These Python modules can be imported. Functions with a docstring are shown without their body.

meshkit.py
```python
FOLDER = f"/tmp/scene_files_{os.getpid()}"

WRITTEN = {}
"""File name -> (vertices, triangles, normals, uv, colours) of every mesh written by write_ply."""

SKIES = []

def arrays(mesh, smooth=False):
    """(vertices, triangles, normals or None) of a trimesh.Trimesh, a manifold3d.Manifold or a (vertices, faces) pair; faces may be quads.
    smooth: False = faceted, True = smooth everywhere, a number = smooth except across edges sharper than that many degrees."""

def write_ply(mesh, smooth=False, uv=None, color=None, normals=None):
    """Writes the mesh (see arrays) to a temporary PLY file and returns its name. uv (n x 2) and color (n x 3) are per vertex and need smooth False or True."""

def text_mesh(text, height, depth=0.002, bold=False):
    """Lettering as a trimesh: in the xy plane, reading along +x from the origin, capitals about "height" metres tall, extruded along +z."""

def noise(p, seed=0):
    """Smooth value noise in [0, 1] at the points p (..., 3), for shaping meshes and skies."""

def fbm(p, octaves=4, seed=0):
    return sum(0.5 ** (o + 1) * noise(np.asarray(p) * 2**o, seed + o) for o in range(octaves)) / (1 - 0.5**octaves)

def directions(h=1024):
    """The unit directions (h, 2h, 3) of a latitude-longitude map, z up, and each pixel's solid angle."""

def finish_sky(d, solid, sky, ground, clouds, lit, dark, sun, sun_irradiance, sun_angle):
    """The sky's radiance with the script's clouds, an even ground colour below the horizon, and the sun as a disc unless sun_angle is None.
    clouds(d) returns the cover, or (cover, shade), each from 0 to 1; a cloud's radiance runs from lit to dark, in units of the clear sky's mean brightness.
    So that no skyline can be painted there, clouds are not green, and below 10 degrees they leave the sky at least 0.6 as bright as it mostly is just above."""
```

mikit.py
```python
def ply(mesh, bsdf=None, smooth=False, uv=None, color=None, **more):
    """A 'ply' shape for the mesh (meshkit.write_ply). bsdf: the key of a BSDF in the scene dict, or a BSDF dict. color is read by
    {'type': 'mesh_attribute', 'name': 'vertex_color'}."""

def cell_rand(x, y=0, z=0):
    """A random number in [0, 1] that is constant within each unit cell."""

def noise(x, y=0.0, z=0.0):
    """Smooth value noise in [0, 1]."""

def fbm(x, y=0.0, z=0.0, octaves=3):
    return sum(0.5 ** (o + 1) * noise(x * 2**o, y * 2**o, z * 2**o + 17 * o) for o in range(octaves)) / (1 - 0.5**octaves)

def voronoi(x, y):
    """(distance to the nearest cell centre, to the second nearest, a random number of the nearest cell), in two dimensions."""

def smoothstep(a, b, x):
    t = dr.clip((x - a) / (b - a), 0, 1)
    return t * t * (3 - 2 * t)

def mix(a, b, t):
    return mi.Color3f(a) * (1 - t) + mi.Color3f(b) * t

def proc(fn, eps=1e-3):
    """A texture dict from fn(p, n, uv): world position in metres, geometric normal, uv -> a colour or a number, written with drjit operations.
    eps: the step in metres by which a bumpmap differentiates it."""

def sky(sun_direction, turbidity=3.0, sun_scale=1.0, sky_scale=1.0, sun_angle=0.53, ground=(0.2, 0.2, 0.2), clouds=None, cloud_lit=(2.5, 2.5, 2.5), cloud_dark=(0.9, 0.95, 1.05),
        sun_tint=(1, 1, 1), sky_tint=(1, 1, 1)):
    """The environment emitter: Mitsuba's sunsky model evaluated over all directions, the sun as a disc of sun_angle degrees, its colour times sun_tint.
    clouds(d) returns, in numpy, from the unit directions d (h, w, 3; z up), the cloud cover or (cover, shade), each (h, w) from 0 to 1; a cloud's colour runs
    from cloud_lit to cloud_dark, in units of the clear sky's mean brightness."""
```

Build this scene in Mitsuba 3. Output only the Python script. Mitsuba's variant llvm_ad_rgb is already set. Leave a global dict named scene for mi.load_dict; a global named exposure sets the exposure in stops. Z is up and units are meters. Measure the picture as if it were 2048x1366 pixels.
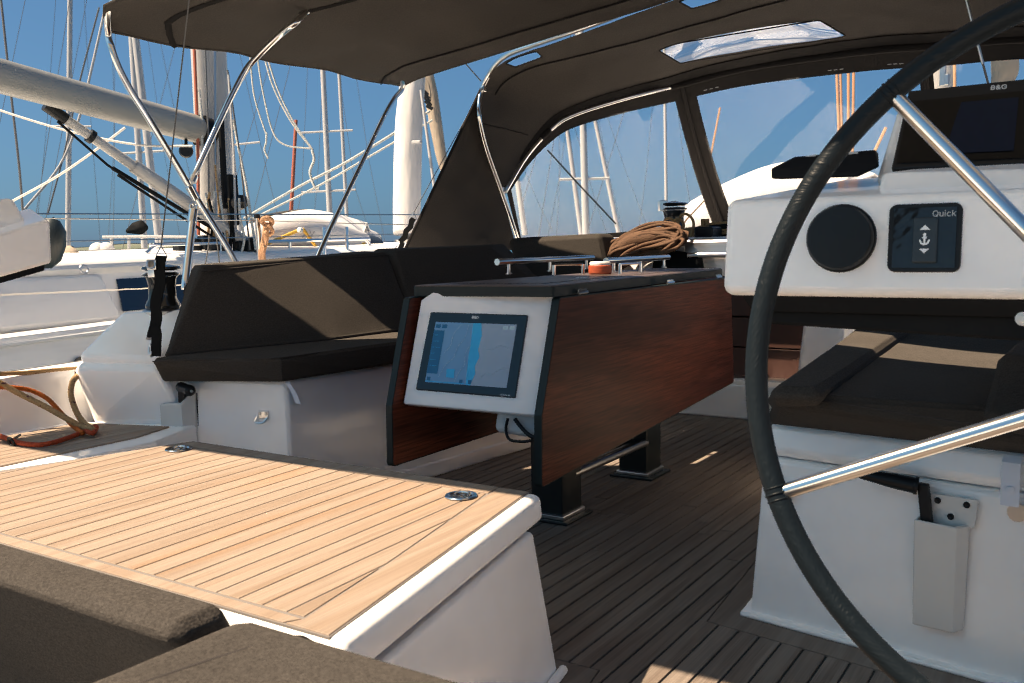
"""Cockpit of a cruising yacht moored in a marina, seen from behind the starboard wheel.
World: metres, z up, z = 0 the cockpit sole, +y towards the bow, +x to starboard."""
import math, random
import numpy as np, trimesh, drjit as dr, mitsuba as mi, mikit, meshkit
import manifold3d as m3
from shapely.geometry import Polygon, LineString, box as sbox
from shapely import affinity
T = mi.ScalarTransform4f
random.seed(7); rng = np.random.default_rng(7)
scene, labels = {}, {}

# ---------------------------------------------------------------- camera, sky, exposure
EYE = [0.0, 0.0, 0.88]
FWD, UP = [-0.539417, 0.835543, -0.104391], [-0.041136, 0.097677, 0.994368]
scene['camera'] = {'type': 'thinlens', 'fov': 56.90, 'fov_axis': 'x', 'near_clip': 0.05, 'far_clip': 60000.0, 'aperture_radius': 0.0014, 'focus_distance': 3.0,
                   'to_world': T().look_at(origin=EYE, target=[EYE[i] + FWD[i] for i in range(3)], up=UP)}
SUN = (-0.45, -0.50, 1.0)
scene['sky_light'] = mikit.sky(SUN, turbidity=7.0, sun_scale=1.0, sky_scale=0.262, sun_tint=(1.0, 0.94, 0.87), sky_tint=(0.55, 0.87, 1.05), ground=(0.05, 0.08, 0.1))
exposure = 3.3

# ---------------------------------------------------------------- helpers
def V(*a): return np.array(a, float)
def unit(v): v = np.asarray(v, float); return v / (np.linalg.norm(v) + 1e-12)
def lerp(a, b, t): return np.asarray(a, float) * (1 - t) + np.asarray(b, float) * t
def tm(v, f): return trimesh.Trimesh(np.asarray(v, float), np.asarray(f, int), process=False)
def cat(*ms):
    ms = [m for g in ms for m in (g if isinstance(g, (list, tuple)) else [g])]
    return trimesh.util.concatenate(ms)
def mani(m):
    a = m.to_mesh(); return tm(a.vert_properties[:, :3], a.tri_verts)
used = {}
def numbered(k):
    n = used.get(k, 0); used[k] = n + 1
    return k if n == 0 else f'{k}_{n:03d}'
def tag(k, label=None, cat_=None, group=None, kind=None):
    d = labels.setdefault(k, {})
    for a, b in (('label', label), ('category', cat_), ('group', group), ('kind', kind)):
        if b: d[a] = b
    return k
def thing(name, label, cat_, group=None): return tag(numbered(name), label, cat_, group)
def part(parent, name, mesh, mat, smooth=35, label=None, **kw):
    k = numbered(f'{parent}__{name}')
    scene[k] = mikit.ply(mesh, mat, smooth=smooth, **kw)
    if label: tag(k, label)
    return k
def solo(name, mesh, mat, label, cat_, smooth=35, group=None, kind=None):
    k = numbered(name); scene[k] = mikit.ply(mesh, mat, smooth=smooth); tag(k, label, cat_, group, kind); return k
def struct(name, mesh, mat, smooth=35, label=None):
    k = numbered(name); scene[k] = mikit.ply(mesh, mat, smooth=smooth); tag(k, label, None, None, 'structure'); return k

def spline(pts, n=8, closed=False):
    """Catmull-Rom through the points."""
    p = [np.asarray(q, float) for q in pts]
    if len(p) < 3 and not closed: return np.array([lerp(p[0], p[-1], t) for t in np.linspace(0, 1, n + 1)])
    out, m = [], len(p)
    for i in range(m if closed else m - 1):
        a, b, c, d = (p[(i - 1) % m], p[i], p[(i + 1) % m], p[(i + 2) % m]) if closed else (p[max(i - 1, 0)], p[i], p[i + 1], p[min(i + 2, m - 1)])
        if not closed and i == 0: a = 2 * b - c
        if not closed and i == m - 2: d = 2 * c - b
        for t in np.arange(n) / n:
            out.append(0.5 * (2 * b + (c - a) * t + (2 * a - 5 * b + 4 * c - d) * t * t + (3 * b - a - 3 * c + d) * t ** 3))
    if not closed: out.append(p[-1])
    return np.array(out)
def tube(pts, r, sides=12, closed=False, n=0, caps=True, wob=None):
    """A round tube along the polyline (splined with n steps per span when n > 0); r a number or one per point."""
    p = spline(pts, n, closed) if n else np.array([np.asarray(q, float) for q in pts])
    m = len(p); r = np.broadcast_to(r, (m,)) if np.ndim(r) == 0 or len(r) == m else np.interp(np.linspace(0, 1, m), np.linspace(0, 1, len(r)), r)
    t = (np.roll(p, -1, 0) - np.roll(p, 1, 0)) if closed else np.gradient(p, axis=0)
    t /= np.linalg.norm(t, axis=1, keepdims=True) + 1e-12
    a = np.zeros_like(p); q = np.cross(t[0], [0, 0, 1.0]); q = q if np.linalg.norm(q) > 1e-3 else np.array([1.0, 0, 0])
    for i in range(m):
        q = unit(q - t[i] * (q @ t[i])); a[i] = q
    b = np.cross(t, a); ang = np.arange(sides) * 2 * np.pi / sides
    v = p[:, None] + r[:, None, None] * (np.cos(ang)[None, :, None] * a[:, None] + np.sin(ang)[None, :, None] * b[:, None])
    idx = np.arange(m * sides).reshape(m, sides); nx = np.roll(idx, -1, 1)
    lo, hi = (np.arange(m), np.roll(np.arange(m), -1)) if closed else (np.arange(m - 1), np.arange(1, m))
    f = np.concatenate([np.stack([idx[lo], nx[lo], nx[hi]], -1).reshape(-1, 3), np.stack([idx[lo], nx[hi], idx[hi]], -1).reshape(-1, 3)])
    v = v.reshape(-1, 3)
    if caps and not closed:
        v = np.vstack([v, p[0], p[-1]]); k = m * sides
        f = np.vstack([f, np.stack([nx[0], idx[0], np.full(sides, k)], -1), np.stack([idx[-1], nx[-1], np.full(sides, k + 1)], -1)])
    return tm(v, f)
def rprism(bot, top, r, seg=16):
    """Rounded solid over two convex rings of points (same count and order)."""
    bot, top = np.asarray(bot, float), np.asarray(top, float); n = len(bot); pts = []
    for ring, other in ((bot, top), (top, bot)):
        for i in range(n):
            p = ring[i]; q = p + r * (unit(ring[i - 1] - p) + unit(ring[(i + 1) % n] - p) + unit(other[i] - p)); pts.append(q)
    s = m3.Manifold.sphere(r, seg)
    return m3.Manifold.batch_hull([s.translate(list(map(float, q))) for q in pts])
def rbox(c, size, r=0.006, rz=0.0, seg=12, tilt=None):
    x, y, z = np.asarray(size, float) / 2
    b = np.array([[-x, -y, -z], [x, -y, -z], [x, y, -z], [-x, y, -z]]); t = b + [0, 0, 2 * z]
    R = trimesh.transformations.euler_matrix(*(tilt or (0, 0)), rz)[:3, :3]
    return mani(rprism(b @ R.T + c, t @ R.T + c, r, seg))
def obox(c, size, ax=None):
    """Plain box with axes given as rows."""
    m = trimesh.creation.box(size); A = np.eye(3) if ax is None else np.asarray(ax)
    m.vertices = m.vertices @ A + np.asarray(c); return m
def cushion(bot, top, r=0.03, bulge=0.012, edge=0.03, seed=0, wr=0.003):
    m = rprism(bot, top, r, 20).refine_to_length(edge); q = mani(m); q.merge_vertices(); c = q.vertices.mean(0)
    v, n = np.array(q.vertices), np.array(q.vertex_normals)
    b, t = np.asarray(bot, float), np.asarray(top, float)
    ctr = np.vstack([b, t]).mean(0); span = np.vstack([b, t]).max(0) - np.vstack([b, t]).min(0)
    w = (meshkit.fbm(v * 5.0, 3, seed) - .5) * 2
    e = np.abs(n).max(1)                                # flat parts puff, rounded edges less
    v = v + n * (bulge * np.clip((e - .8) / .2, 0, 1) * .6 + wr * w)[:, None]
    return tm(v, q.faces)
def rect_uv(poly, k=6, r=0.01):
    """2D polygon with rounded corners."""
    return Polygon(poly).buffer(-r).buffer(r, quad_segs=k) if r else Polygon(poly)
def plate(poly, z0, z1, c=0.001, frame=None):
    """Extruded polygon (2D shapely, no holes) with a chamfer c on the upper edge; frame = (origin, ex, ey, ez)."""
    out = []
    for g in getattr(poly, 'geoms', [poly]):
        if g.is_empty or g.area < 1e-5: continue
        p = np.array(g.exterior.coords)[:-1]
        if Polygon(p).exterior.is_ccw is False: p = p[::-1]
        n = len(p); d0, d1 = p - np.roll(p, 1, 0), np.roll(p, -1, 0) - p
        d0 /= np.linalg.norm(d0, axis=1, keepdims=True) + 1e-9; d1 /= np.linalg.norm(d1, axis=1, keepdims=True) + 1e-9
        nn = np.stack([-d0[:, 1] - d1[:, 1], d0[:, 0] + d1[:, 0]], 1); l = np.einsum('ij,ij->i', nn, np.stack([-d1[:, 1], d1[:, 0]], 1))
        ins = p + nn / np.maximum(l, .3)[:, None] * c
        import mapbox_earcut as ec
        tri = np.asarray(ec.triangulate_float64(ins, np.array([n], dtype=np.uint32))).reshape(-1, 3)
        v = np.vstack([np.c_[p, np.full(n, z0)], np.c_[p, np.full(n, z1 - c)], np.c_[ins, np.full(n, z1)]])
        i = np.arange(n); j = (i + 1) % n
        f = [tri[:, ::-1], tri + 2 * n]
        for a in (0, n): f += [np.stack([i + a, j + a, j + a + n], 1), np.stack([i + a, j + a + n, i + a + n], 1)]
        out.append(tm(v, np.vstack(f)))
    if not out: return None
    m = cat(out)
    if frame is not None:
        o, ex, ey, ez = (np.asarray(q, float) for q in frame); m.vertices = o + m.vertices[:, :1] * ex + m.vertices[:, 1:2] * ey + m.vertices[:, 2:] * ez
        if np.cross(ex, ey) @ ez < 0: m.invert()
    return m
def grid(P):
    """Mesh of an (m, n, 3) array of points."""
    P = np.asarray(P, float); m, n = P.shape[:2]; i = np.arange(m * n).reshape(m, n)
    a, b, c, d = i[:-1, :-1].ravel(), i[1:, :-1].ravel(), i[1:, 1:].ravel(), i[:-1, 1:].ravel()
    return tm(P.reshape(-1, 3), np.vstack([np.stack([a, b, c], 1), np.stack([a, c, d], 1)]))
def sheet(P, th=0.004):
    """Closed cloth of thickness th over an (m, n, 3) array of points."""
    P = np.asarray(P, float); du, dv = np.gradient(P, axis=0), np.gradient(P, axis=1)
    n = np.cross(du, dv); n /= np.linalg.norm(n, axis=2, keepdims=True) + 1e-12
    A, B = grid(P + n * th / 2), grid(P - n * th / 2); B.invert()
    m_, n_ = P.shape[:2]; i = np.arange(m_ * n_).reshape(m_, n_); k = m_ * n_
    loop = np.concatenate([i[0, :], i[1:, -1], i[-1, -2::-1], i[-2:0:-1, 0]]); l2 = np.roll(loop, -1)
    f = np.vstack([A.faces, B.faces + k, np.stack([loop, loop + k, l2 + k], 1), np.stack([loop, l2 + k, l2], 1)])
    return tm(np.vstack([A.vertices, B.vertices]), f)
def lathe(prof, c, axis=(0, 0, 1), seg=32):
    """Solid of revolution: (radius, height) pairs about the axis through c."""
    a = unit(axis); x = unit(np.cross(a, [0, 0, 1.0] if abs(a[2]) < .9 else [1.0, 0, 0])); y = np.cross(a, x)
    ang = np.arange(seg) * 2 * np.pi / seg; pr = np.array(prof, float)
    v = np.asarray(c, float) + pr[:, None, 1:] * a + pr[:, None, :1] * (np.cos(ang)[None, :, None] * x + np.sin(ang)[None, :, None] * y)
    m, i = len(pr), np.arange(len(pr) * seg).reshape(len(pr), seg); j = np.roll(i, -1, 1)
    f = np.vstack([np.stack([i[:-1], j[:-1], j[1:]], -1).reshape(-1, 3), np.stack([i[:-1], j[1:], i[1:]], -1).reshape(-1, 3)])
    return tm(v.reshape(-1, 3), f)
def ring(c, n, R, r, seg=28, sides=8):
    a = unit(n); x = unit(np.cross(a, [0, 0, 1.0] if abs(a[2]) < .9 else [1.0, 0, 0])); y = np.cross(a, x)
    return tube([np.asarray(c) + R * (math.cos(t) * x + math.sin(t) * y) for t in np.arange(seg) * 2 * np.pi / seg], r, sides, closed=True)
def text_on(s, h, o, ex, ey, depth=0.0006, bold=False, centre=True):
    m = meshkit.text_mesh(s, h, depth, bold); ex, ey = unit(ex), unit(ey); ez = np.cross(ex, ey)
    v = m.vertices.copy()
    if centre: v[:, 0] -= (v[:, 0].min() + v[:, 0].max()) / 2; v[:, 1] -= h / 2
    m.vertices = np.asarray(o) + v[:, :1] * ex + v[:, 1:2] * ey + v[:, 2:] * ez
    return m

# ---------------------------------------------------------------- materials
def two(d): return {'type': 'twosided', 'b': d}
def rgb(*c): return {'type': 'rgb', 'value': list(c)}
def princ(col, rough=.4, **kw): return two({'type': 'principled', 'base_color': col if isinstance(col, dict) else rgb(*col), 'roughness': rough, **kw})
def bump(d, fn, scale=1.0, eps=1e-3): return two({'type': 'bumpmap', 'arbitrary': mikit.proc(fn, eps), 'scale': scale, 'b': d['b']})
N, mix = mikit.noise, mikit.mix
def gel_c(p, n, uv):
    return mix((.86, .85, .83), (.81, .795, .77), mikit.smoothstep(.45, .8, mikit.fbm(p.x * 6, p.y * 6, p.z * 9, 3)) * .6 + .25 * N(p.x * 60, p.y * 60, p.z * 20))
def gel_b(p, n, uv): return N(p.x * 9, p.y * 9, p.z * 9) * .0008 + N(p.x * 900, p.y * 900, p.z * 900) * .00001
scene['gelcoat'] = bump(princ(mikit.proc(gel_c), .16, specular=.55, clearcoat=.5, clearcoat_gloss=.92), gel_b)
scene['nonskid'] = princ((.72, .71, .69), .6)
def teak(tone):
    def f(p, n, uv):
        g = mikit.fbm(p.x * 55, p.y * 2.3, p.z * 8 + tone * 9, 3); h = N(p.x * 420, p.y * 14, 3.0 + tone * 5)
        s = mikit.smoothstep(.55, .85, mikit.fbm(p.x * 7 + tone * 13, p.y * 2.1, 2.0, 2))
        c = mix((.275 - .032 * tone, .220 - .026 * tone, .174 - .022 * tone), (.238 - .032 * tone, .18 - .026 * tone, .134 - .022 * tone), mikit.smoothstep(.3, .75, g))
        c = mix(c, (.29, .17, .09), s * .4)
        return c * (.86 + .2 * h)
    return f
def teak_b(p, n, uv): return N(p.x * 420, p.y * 14, 3.0) * .0003
TEAK = []
for i, t in enumerate((-.15, .0, .22, .45)):
    scene[f'teak_{i}'] = bump(princ(mikit.proc(teak(t)), .62, specular=.3), teak_b); TEAK.append(f'teak_{i}')
def teakf(tone):
    def f(p, n, uv):
        g = mikit.fbm(p.x * 55, p.y * 2.3, p.z * 8 + tone * 9, 3); h = N(p.x * 420, p.y * 14, 3.0 + tone * 5)
        return mix((.195 - .03 * tone, .165 - .028 * tone, .14 - .025 * tone), (.14, .11, .09), mikit.smoothstep(.3, .75, g)) * (.78 + .3 * h)
    return f
FLOOR = []
for i, t in enumerate((0., .3, .6)):
    scene[f'teakfloor_{i}'] = bump(princ(mikit.proc(teakf(t)), .6, specular=.3), teak_b); FLOOR.append(f'teakfloor_{i}')
scene['caulk_dark'] = princ((.022, .025, .026), .7)
scene['caulk_grey'] = princ((.16, .145, .135), .8)
def maho(p, n, uv):
    q = p.z + .10 * p.y
    band = mikit.smoothstep(.3, .7, mikit.fbm(p.y * .9, q * 9, 1.0, 3)); fine = N(p.y * 12, p.z * 330 + p.x * 330, 5.0); pore = N(p.y * 40, p.z * 800 + p.x * 800, 2.0)
    c = mix((.175, .042, .018), (.07, .015, .008), band); return c * (.5 + .75 * fine) * (.8 + .3 * pore)
scene['mahogany'] = princ(mikit.proc(maho), .48, specular=.22)
scene['wood_dark'] = princ((.035, .013, .009), .5)
scene['mahogany_edge'] = princ((.006, .013, .014), .45, specular=.3)
def tabletop(p, n, uv):
    g = mikit.fbm(p.x * 70, p.y * 3, 3.0, 3); return mix((.10, .075, .065), (.055, .04, .036), g)
scene['table_wood'] = princ(mikit.proc(tabletop), .4, specular=.5)
def fab(base, k):
    def f(p, n, uv):
        a = N(p.x * 310, p.y * 310, p.z * 310); b = N(p.x * 760, p.y * 760, p.z * 760); c = mikit.fbm(p.x * 5, p.y * 5, p.z * 5, 2)
        m = mi.Color3f(*base) * (1 - k + 2 * k * a) * (.7 + .6 * b) * (.9 + .2 * c); return m
    return f
def fab_b(p, n, uv): return N(p.x * 380, p.y * 380, p.z * 380) * .0009
scene['upholstery'] = bump(princ(mikit.proc(fab((.049, .0445, .040), .28)), .9, specular=.05, sheen=.08), fab_b, 1.0, 5e-4)
scene['upholstery_seam'] = princ((.03, .026, .024), .9)
def canv_b(p, n, uv): return mikit.fbm(p.x * 4.5, p.y * 4.5, p.z * 4.5, 3) * .030 + N(p.x * 17 + p.y * 9, p.y * 6, p.z * 14) * .0055
scene['canvas'] = bump(princ(mikit.proc(fab((.056, .051, .047), .08)), .85, specular=.06, sheen=.06), canv_b, 1.0, 3e-3)
scene['awning_fill_cloth'] = {'type': 'principledthin', 'base_color': rgb(.42, .39, .34), 'roughness': .8, 'diff_trans': .27}  # pale translucent cloth, chosen to let added fill light through
scene['canvas_dark'] = princ((.014, .013, .013), .8, specular=.1)
scene['webbing'] = princ((.006, .007, .008), .75, specular=.1)
scene['tape_white'] = princ((.62, .66, .74), .7)
scene['steel'] = two({'type': 'principled', 'base_color': rgb(.78, .77, .75), 'metallic': 1.0, 'roughness': .13})
scene['steel_dull'] = two({'type': 'principled', 'base_color': rgb(.48, .48, .48), 'metallic': 1.0, 'roughness': .28})
scene['black_gloss'] = princ((.010, .011, .012), .12, specular=.5)
scene['black_plastic'] = princ((.008, .010, .012), .38, specular=.22)
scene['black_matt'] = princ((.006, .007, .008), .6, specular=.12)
scene['grey_plastic'] = princ((.60, .59, .56), .45)
scene['anodised'] = princ((.010, .016, .018), .3, specular=.4)
def leath_b(p, n, uv):
    w = mikit.fbm(p.x * 75 + 40 * N(p.x * 9, p.y * 9, p.z * 9), p.y * 75, p.z * 95, 4); return dr.abs(w - .5) * .0016 + N(p.x * 600, p.y * 600, p.z * 600) * .00018
scene['leather'] = bump(princ((.0055, .009, .012), .42, specular=.14), leath_b, 1.0, 4e-4)
def rope(base, fleck, th):
    def f(p, n, uv):
        a = N(p.x * 330, p.y * 330, p.z * 330); s = mikit.smoothstep(th, th + .05, N(p.x * 130 + 7, p.y * 130, p.z * 130)); return mix(mi.Color3f(*base) * (.65 + .6 * a), fleck, s)
    return f
def rope_b(p, n, uv): return N(p.x * 260 + p.z * 200, p.y * 260, p.z * 260) * .0014
for nm, b, fl, th in (('rope_brown', (.11, .064, .040), (.015, .01, .008), .80), ('rope_tan', (.34, .22, .11), (.06, .015, .03), .80), ('rope_orange', (.42, .105, .02), (.25, .04, .02), .86), ('rope_red', (.34, .06, .025), (.2, .03, .02), .86),
                      ('rope_white', (.50, .49, .46), (.2, .28, .28), .62), ('rope_peach', (.42, .24, .14), (.4, .2, .1), .86)):
    scene[nm] = bump(princ(mikit.proc(rope(b, fl, th)), .8, specular=.2), rope_b, 1.0, 5e-4)
scene['rope_line'] = princ((.62, .58, .52), .8)
scene['wire'] = princ((.09, .09, .09), .4)
scene['vinyl'] = {'type': 'thindielectric', 'int_ior': 1.22}
def nb_c(p, n, uv): return mix((.66, .655, .64), (.54, .53, .51), mikit.smoothstep(.5, .85, mikit.fbm(p.x * 3, p.y * 2, p.z * 12, 3)) * .5)
scene['neighbour_white'] = princ(mikit.proc(nb_c), .28, specular=.5)
scene['navy_glass'] = princ((.006, .014, .03), .1, specular=.6)
def spar_c(p, n, uv): return mix((.38, .375, .36), (.30, .295, .28), mikit.fbm(p.x * 8, p.y * 3, p.z * 1.5, 2))
scene['spar'] = princ(mikit.proc(spar_c), .35)
scene['boom_grey'] = princ((.22, .225, .215), .4)
def conc(p, n, uv): return mix((.50, .48, .45), (.38, .365, .34), mikit.fbm(p.x * 2, p.y * 2, 1.0, 4))
scene['concrete'] = princ(mikit.proc(conc), .8)
scene['spar_far'] = princ((.35, .35, .35), .5)
scene['spar_wood'] = princ((.30, .08, .04), .5)
def sail_c(p, n, uv): return mix((.56, .545, .53), (.46, .44, .42), mikit.fbm(p.x * 9, p.y * 9, p.z * 2.2, 3))
def sail_b(p, n, uv): return mikit.fbm(p.x * 14, p.y * 14, p.z * 3, 3) * .012
scene['sailcloth'] = bump(princ(mikit.proc(sail_c), .8), sail_b, 1.0, 3e-3)
def sailb_c(p, n, uv): return mix((.36, .30, .23), (.25, .205, .155), mikit.fbm(p.x * 9, p.y * 9, p.z * 3, 3))
scene['sailcloth_tan'] = bump(princ(mikit.proc(sailb_c), .8), sail_b, 1.0, 3e-3)
scene['hypalon'] = princ((.52, .51, .50), .55)
scene['hypalon_grey'] = princ((.25, .26, .27), .6)
scene['navy_cloth'] = princ((.012, .03, .06), .8)
scene['yellow_strap'] = princ((.62, .36, .05), .8)
scene['fender_green'] = princ((.015, .022, .024), .4)
def sea_b(p, n, uv): return mikit.fbm(p.x * .8, p.y * .8, 1.0, 4) * .25
scene['sea_water'] = bump(princ((.012, .045, .075), .18, specular=.5), sea_b, 1.0, .05)
def hill_c(p, n, uv): return mix((.05, .075, .05), (.11, .11, .08), mikit.fbm(p.x * .004, p.y * .004, p.z * .02, 4))
scene['hill_scrub'] = princ(mikit.proc(hill_c), .9)

def tub_c(p, n, uv): return mix((.42, .09, .035), (.24, .045, .02), N(p.x * 40, p.y * 40, p.z * 420))
scene['tub_red'] = princ(mikit.proc(tub_c), .35)
scene['display_black'] = princ((.008, .022, .032), .25, specular=.5)
for nm_, c_ in (('lcd_water', (.15, .33, .56)), ('lcd_land', (.30, .40, .52)), ('lcd_bright', (.05, .42, .76)), ('lcd_dark', (.02, .14, .30)), ('lcd_pale', (.42, .58, .66))):
    scene[nm_] = princ(c_, .2, specular=.4)
scene['lcd_off'] = princ((.002, .003, .004), .12, specular=.18)
scene['lcd_dim'] = princ((.002, .008, .022), .15, specular=.15)
scene['print_white'] = princ((.75, .78, .80), .6)
scene['print_grey'] = princ((.42, .45, .47), .6)
scene['rocker_blue'] = princ((.010, .022, .032), .45)
def dust(p, n, uv): return .03 + .30 * mikit.smoothstep(.42, .68, mikit.fbm(p.x * 1.6 + p.y * 2.0, p.y * 16, 2.0, 3))
scene['vinyl_dusty'] = {'type': 'blendbsdf', 'weight': mikit.proc(dust), 'a': {'type': 'thindielectric', 'int_ior': 1.32}, 'b': {'type': 'principledthin', 'base_color': rgb(.28, .29, .31), 'roughness': .6, 'diff_trans': .9}}

# ================================================================ the cockpit: setting
def teak_planks(poly, parent, z0, z1, pitch, gap, mats, direction=(0.0, 1.0), seed=0, origin=0.0, joints=None, chamfer=.0008, limit=400):
    """Planks along direction, clipped to the polygon, each its own child of parent."""
    R = np.random.default_rng(seed); d = unit(direction); ang = math.degrees(math.atan2(d[0], d[1]))
    loc = affinity.rotate(poly, ang, origin=(0, 0)); x0, y0, x1, y1 = loc.bounds; k0 = math.floor((x0 - origin) / pitch); k = k0
    while origin + k * pitch < x1:
        a = origin + k * pitch + gap / 2; b = a + pitch - gap; cuts = [y0 - 1, y1 + 1]
        if joints: cuts = [y0 - 1] + sorted(y0 + R.uniform(.15, 1) + j * joints for j in range(int((y1 - y0) / joints) + 1)) + [y1 + 1]
        for c0, c1 in zip(cuts[:-1], cuts[1:]):
            q = loc.intersection(sbox(a, c0 + gap / 2, b, c1 - gap / 2))
            for g in getattr(q, 'geoms', [q]):
                if g.geom_type != 'Polygon' or g.area < 3e-4: continue
                m = plate(affinity.rotate(g, -ang, origin=(0, 0)), z0, z1, chamfer)
                if m is not None: part(parent, 'plank', m, mats[int(R.integers(len(mats)))], False)
        k += 1

BOX = [(-2.02, 1.586), (-.982, 1.583), (-.835, .850), (-2.26, .850)]         # teak top of the aft locker
SEATB = [(-.70, 2.092), (-.125, 1.999), (.25, 1.94), (.25, 4.4), (-.90, 4.4)]
struct('cockpit_floor', plate(Polygon([(-2.75, -.6), (1.2, -.6), (1.2, 4.46), (-2.75, 4.46)]), -.05, -.004, .001), 'caulk_dark', False)
area = Polygon([(-2.5, .2), (.6, .2), (.6, 4.45), (-2.5, 4.45)])
bigseat = Polygon([(p[0] + (-.075 if p[0] < 0 else .1), p[1] + (-.085 if p[1] < 3 else .1)) for p in SEATB]).buffer(0)
bigbox = Polygon([(-2.2, 1.66), (-.87, 1.66), (-.72, .80), (-2.2, .2)])
fld = area.difference(bigseat).difference(bigbox).difference(Polygon([(-2.3, 1.2), (-2.27, 2.1), (-2.196, 2.79), (-2.07, 4.45), (-3, 4.45), (-3, 1.2)]))
teak_planks(fld, 'cockpit_floor', -.006, 0., .0505, .0055, FLOOR, seed=3, origin=.0145, joints=1.9)
for m in (bigseat.difference(Polygon(SEATB).buffer(-.05)).intersection(area), bigbox.difference(Polygon(BOX).buffer(-.1)).intersection(Polygon([(-2.2, .8), (-.3, .8), (-.3, 2), (-2.2, 2)]))):
    for g in getattr(m, 'geoms', [m]):
        g = g.buffer(-.003, join_style=2)
        if g.interiors: g = g.difference(sbox(g.bounds[0], g.bounds[1], g.bounds[0] + .001, g.bounds[3]))
        for h in getattr(g, 'geoms', [g]): part('cockpit_floor', 'margin_board', plate(Polygon(h.exterior), -.006, .0002, .0008), FLOOR[1], False)

# port step, raised, teak covered, beside the bulwark
STEP = [(-2.455, .6), (-2.461, 1.79), (-2.56, 2.03), (-3.05, 1.86), (-3.05, .6)]
struct('side_step', mani(rprism([(*p, -.05) for p in STEP], [(*p, .297) for p in STEP], .012)), 'gelcoat')
tp = Polygon([(-2.53, .7), (-2.548, 1.79), (-2.60, 1.95), (-2.93, 1.85), (-2.98, .7)])
teak_planks(tp, 'side_step', .2965, .302, .048, .0040, TEAK[:3], seed=5, origin=.02)
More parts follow.
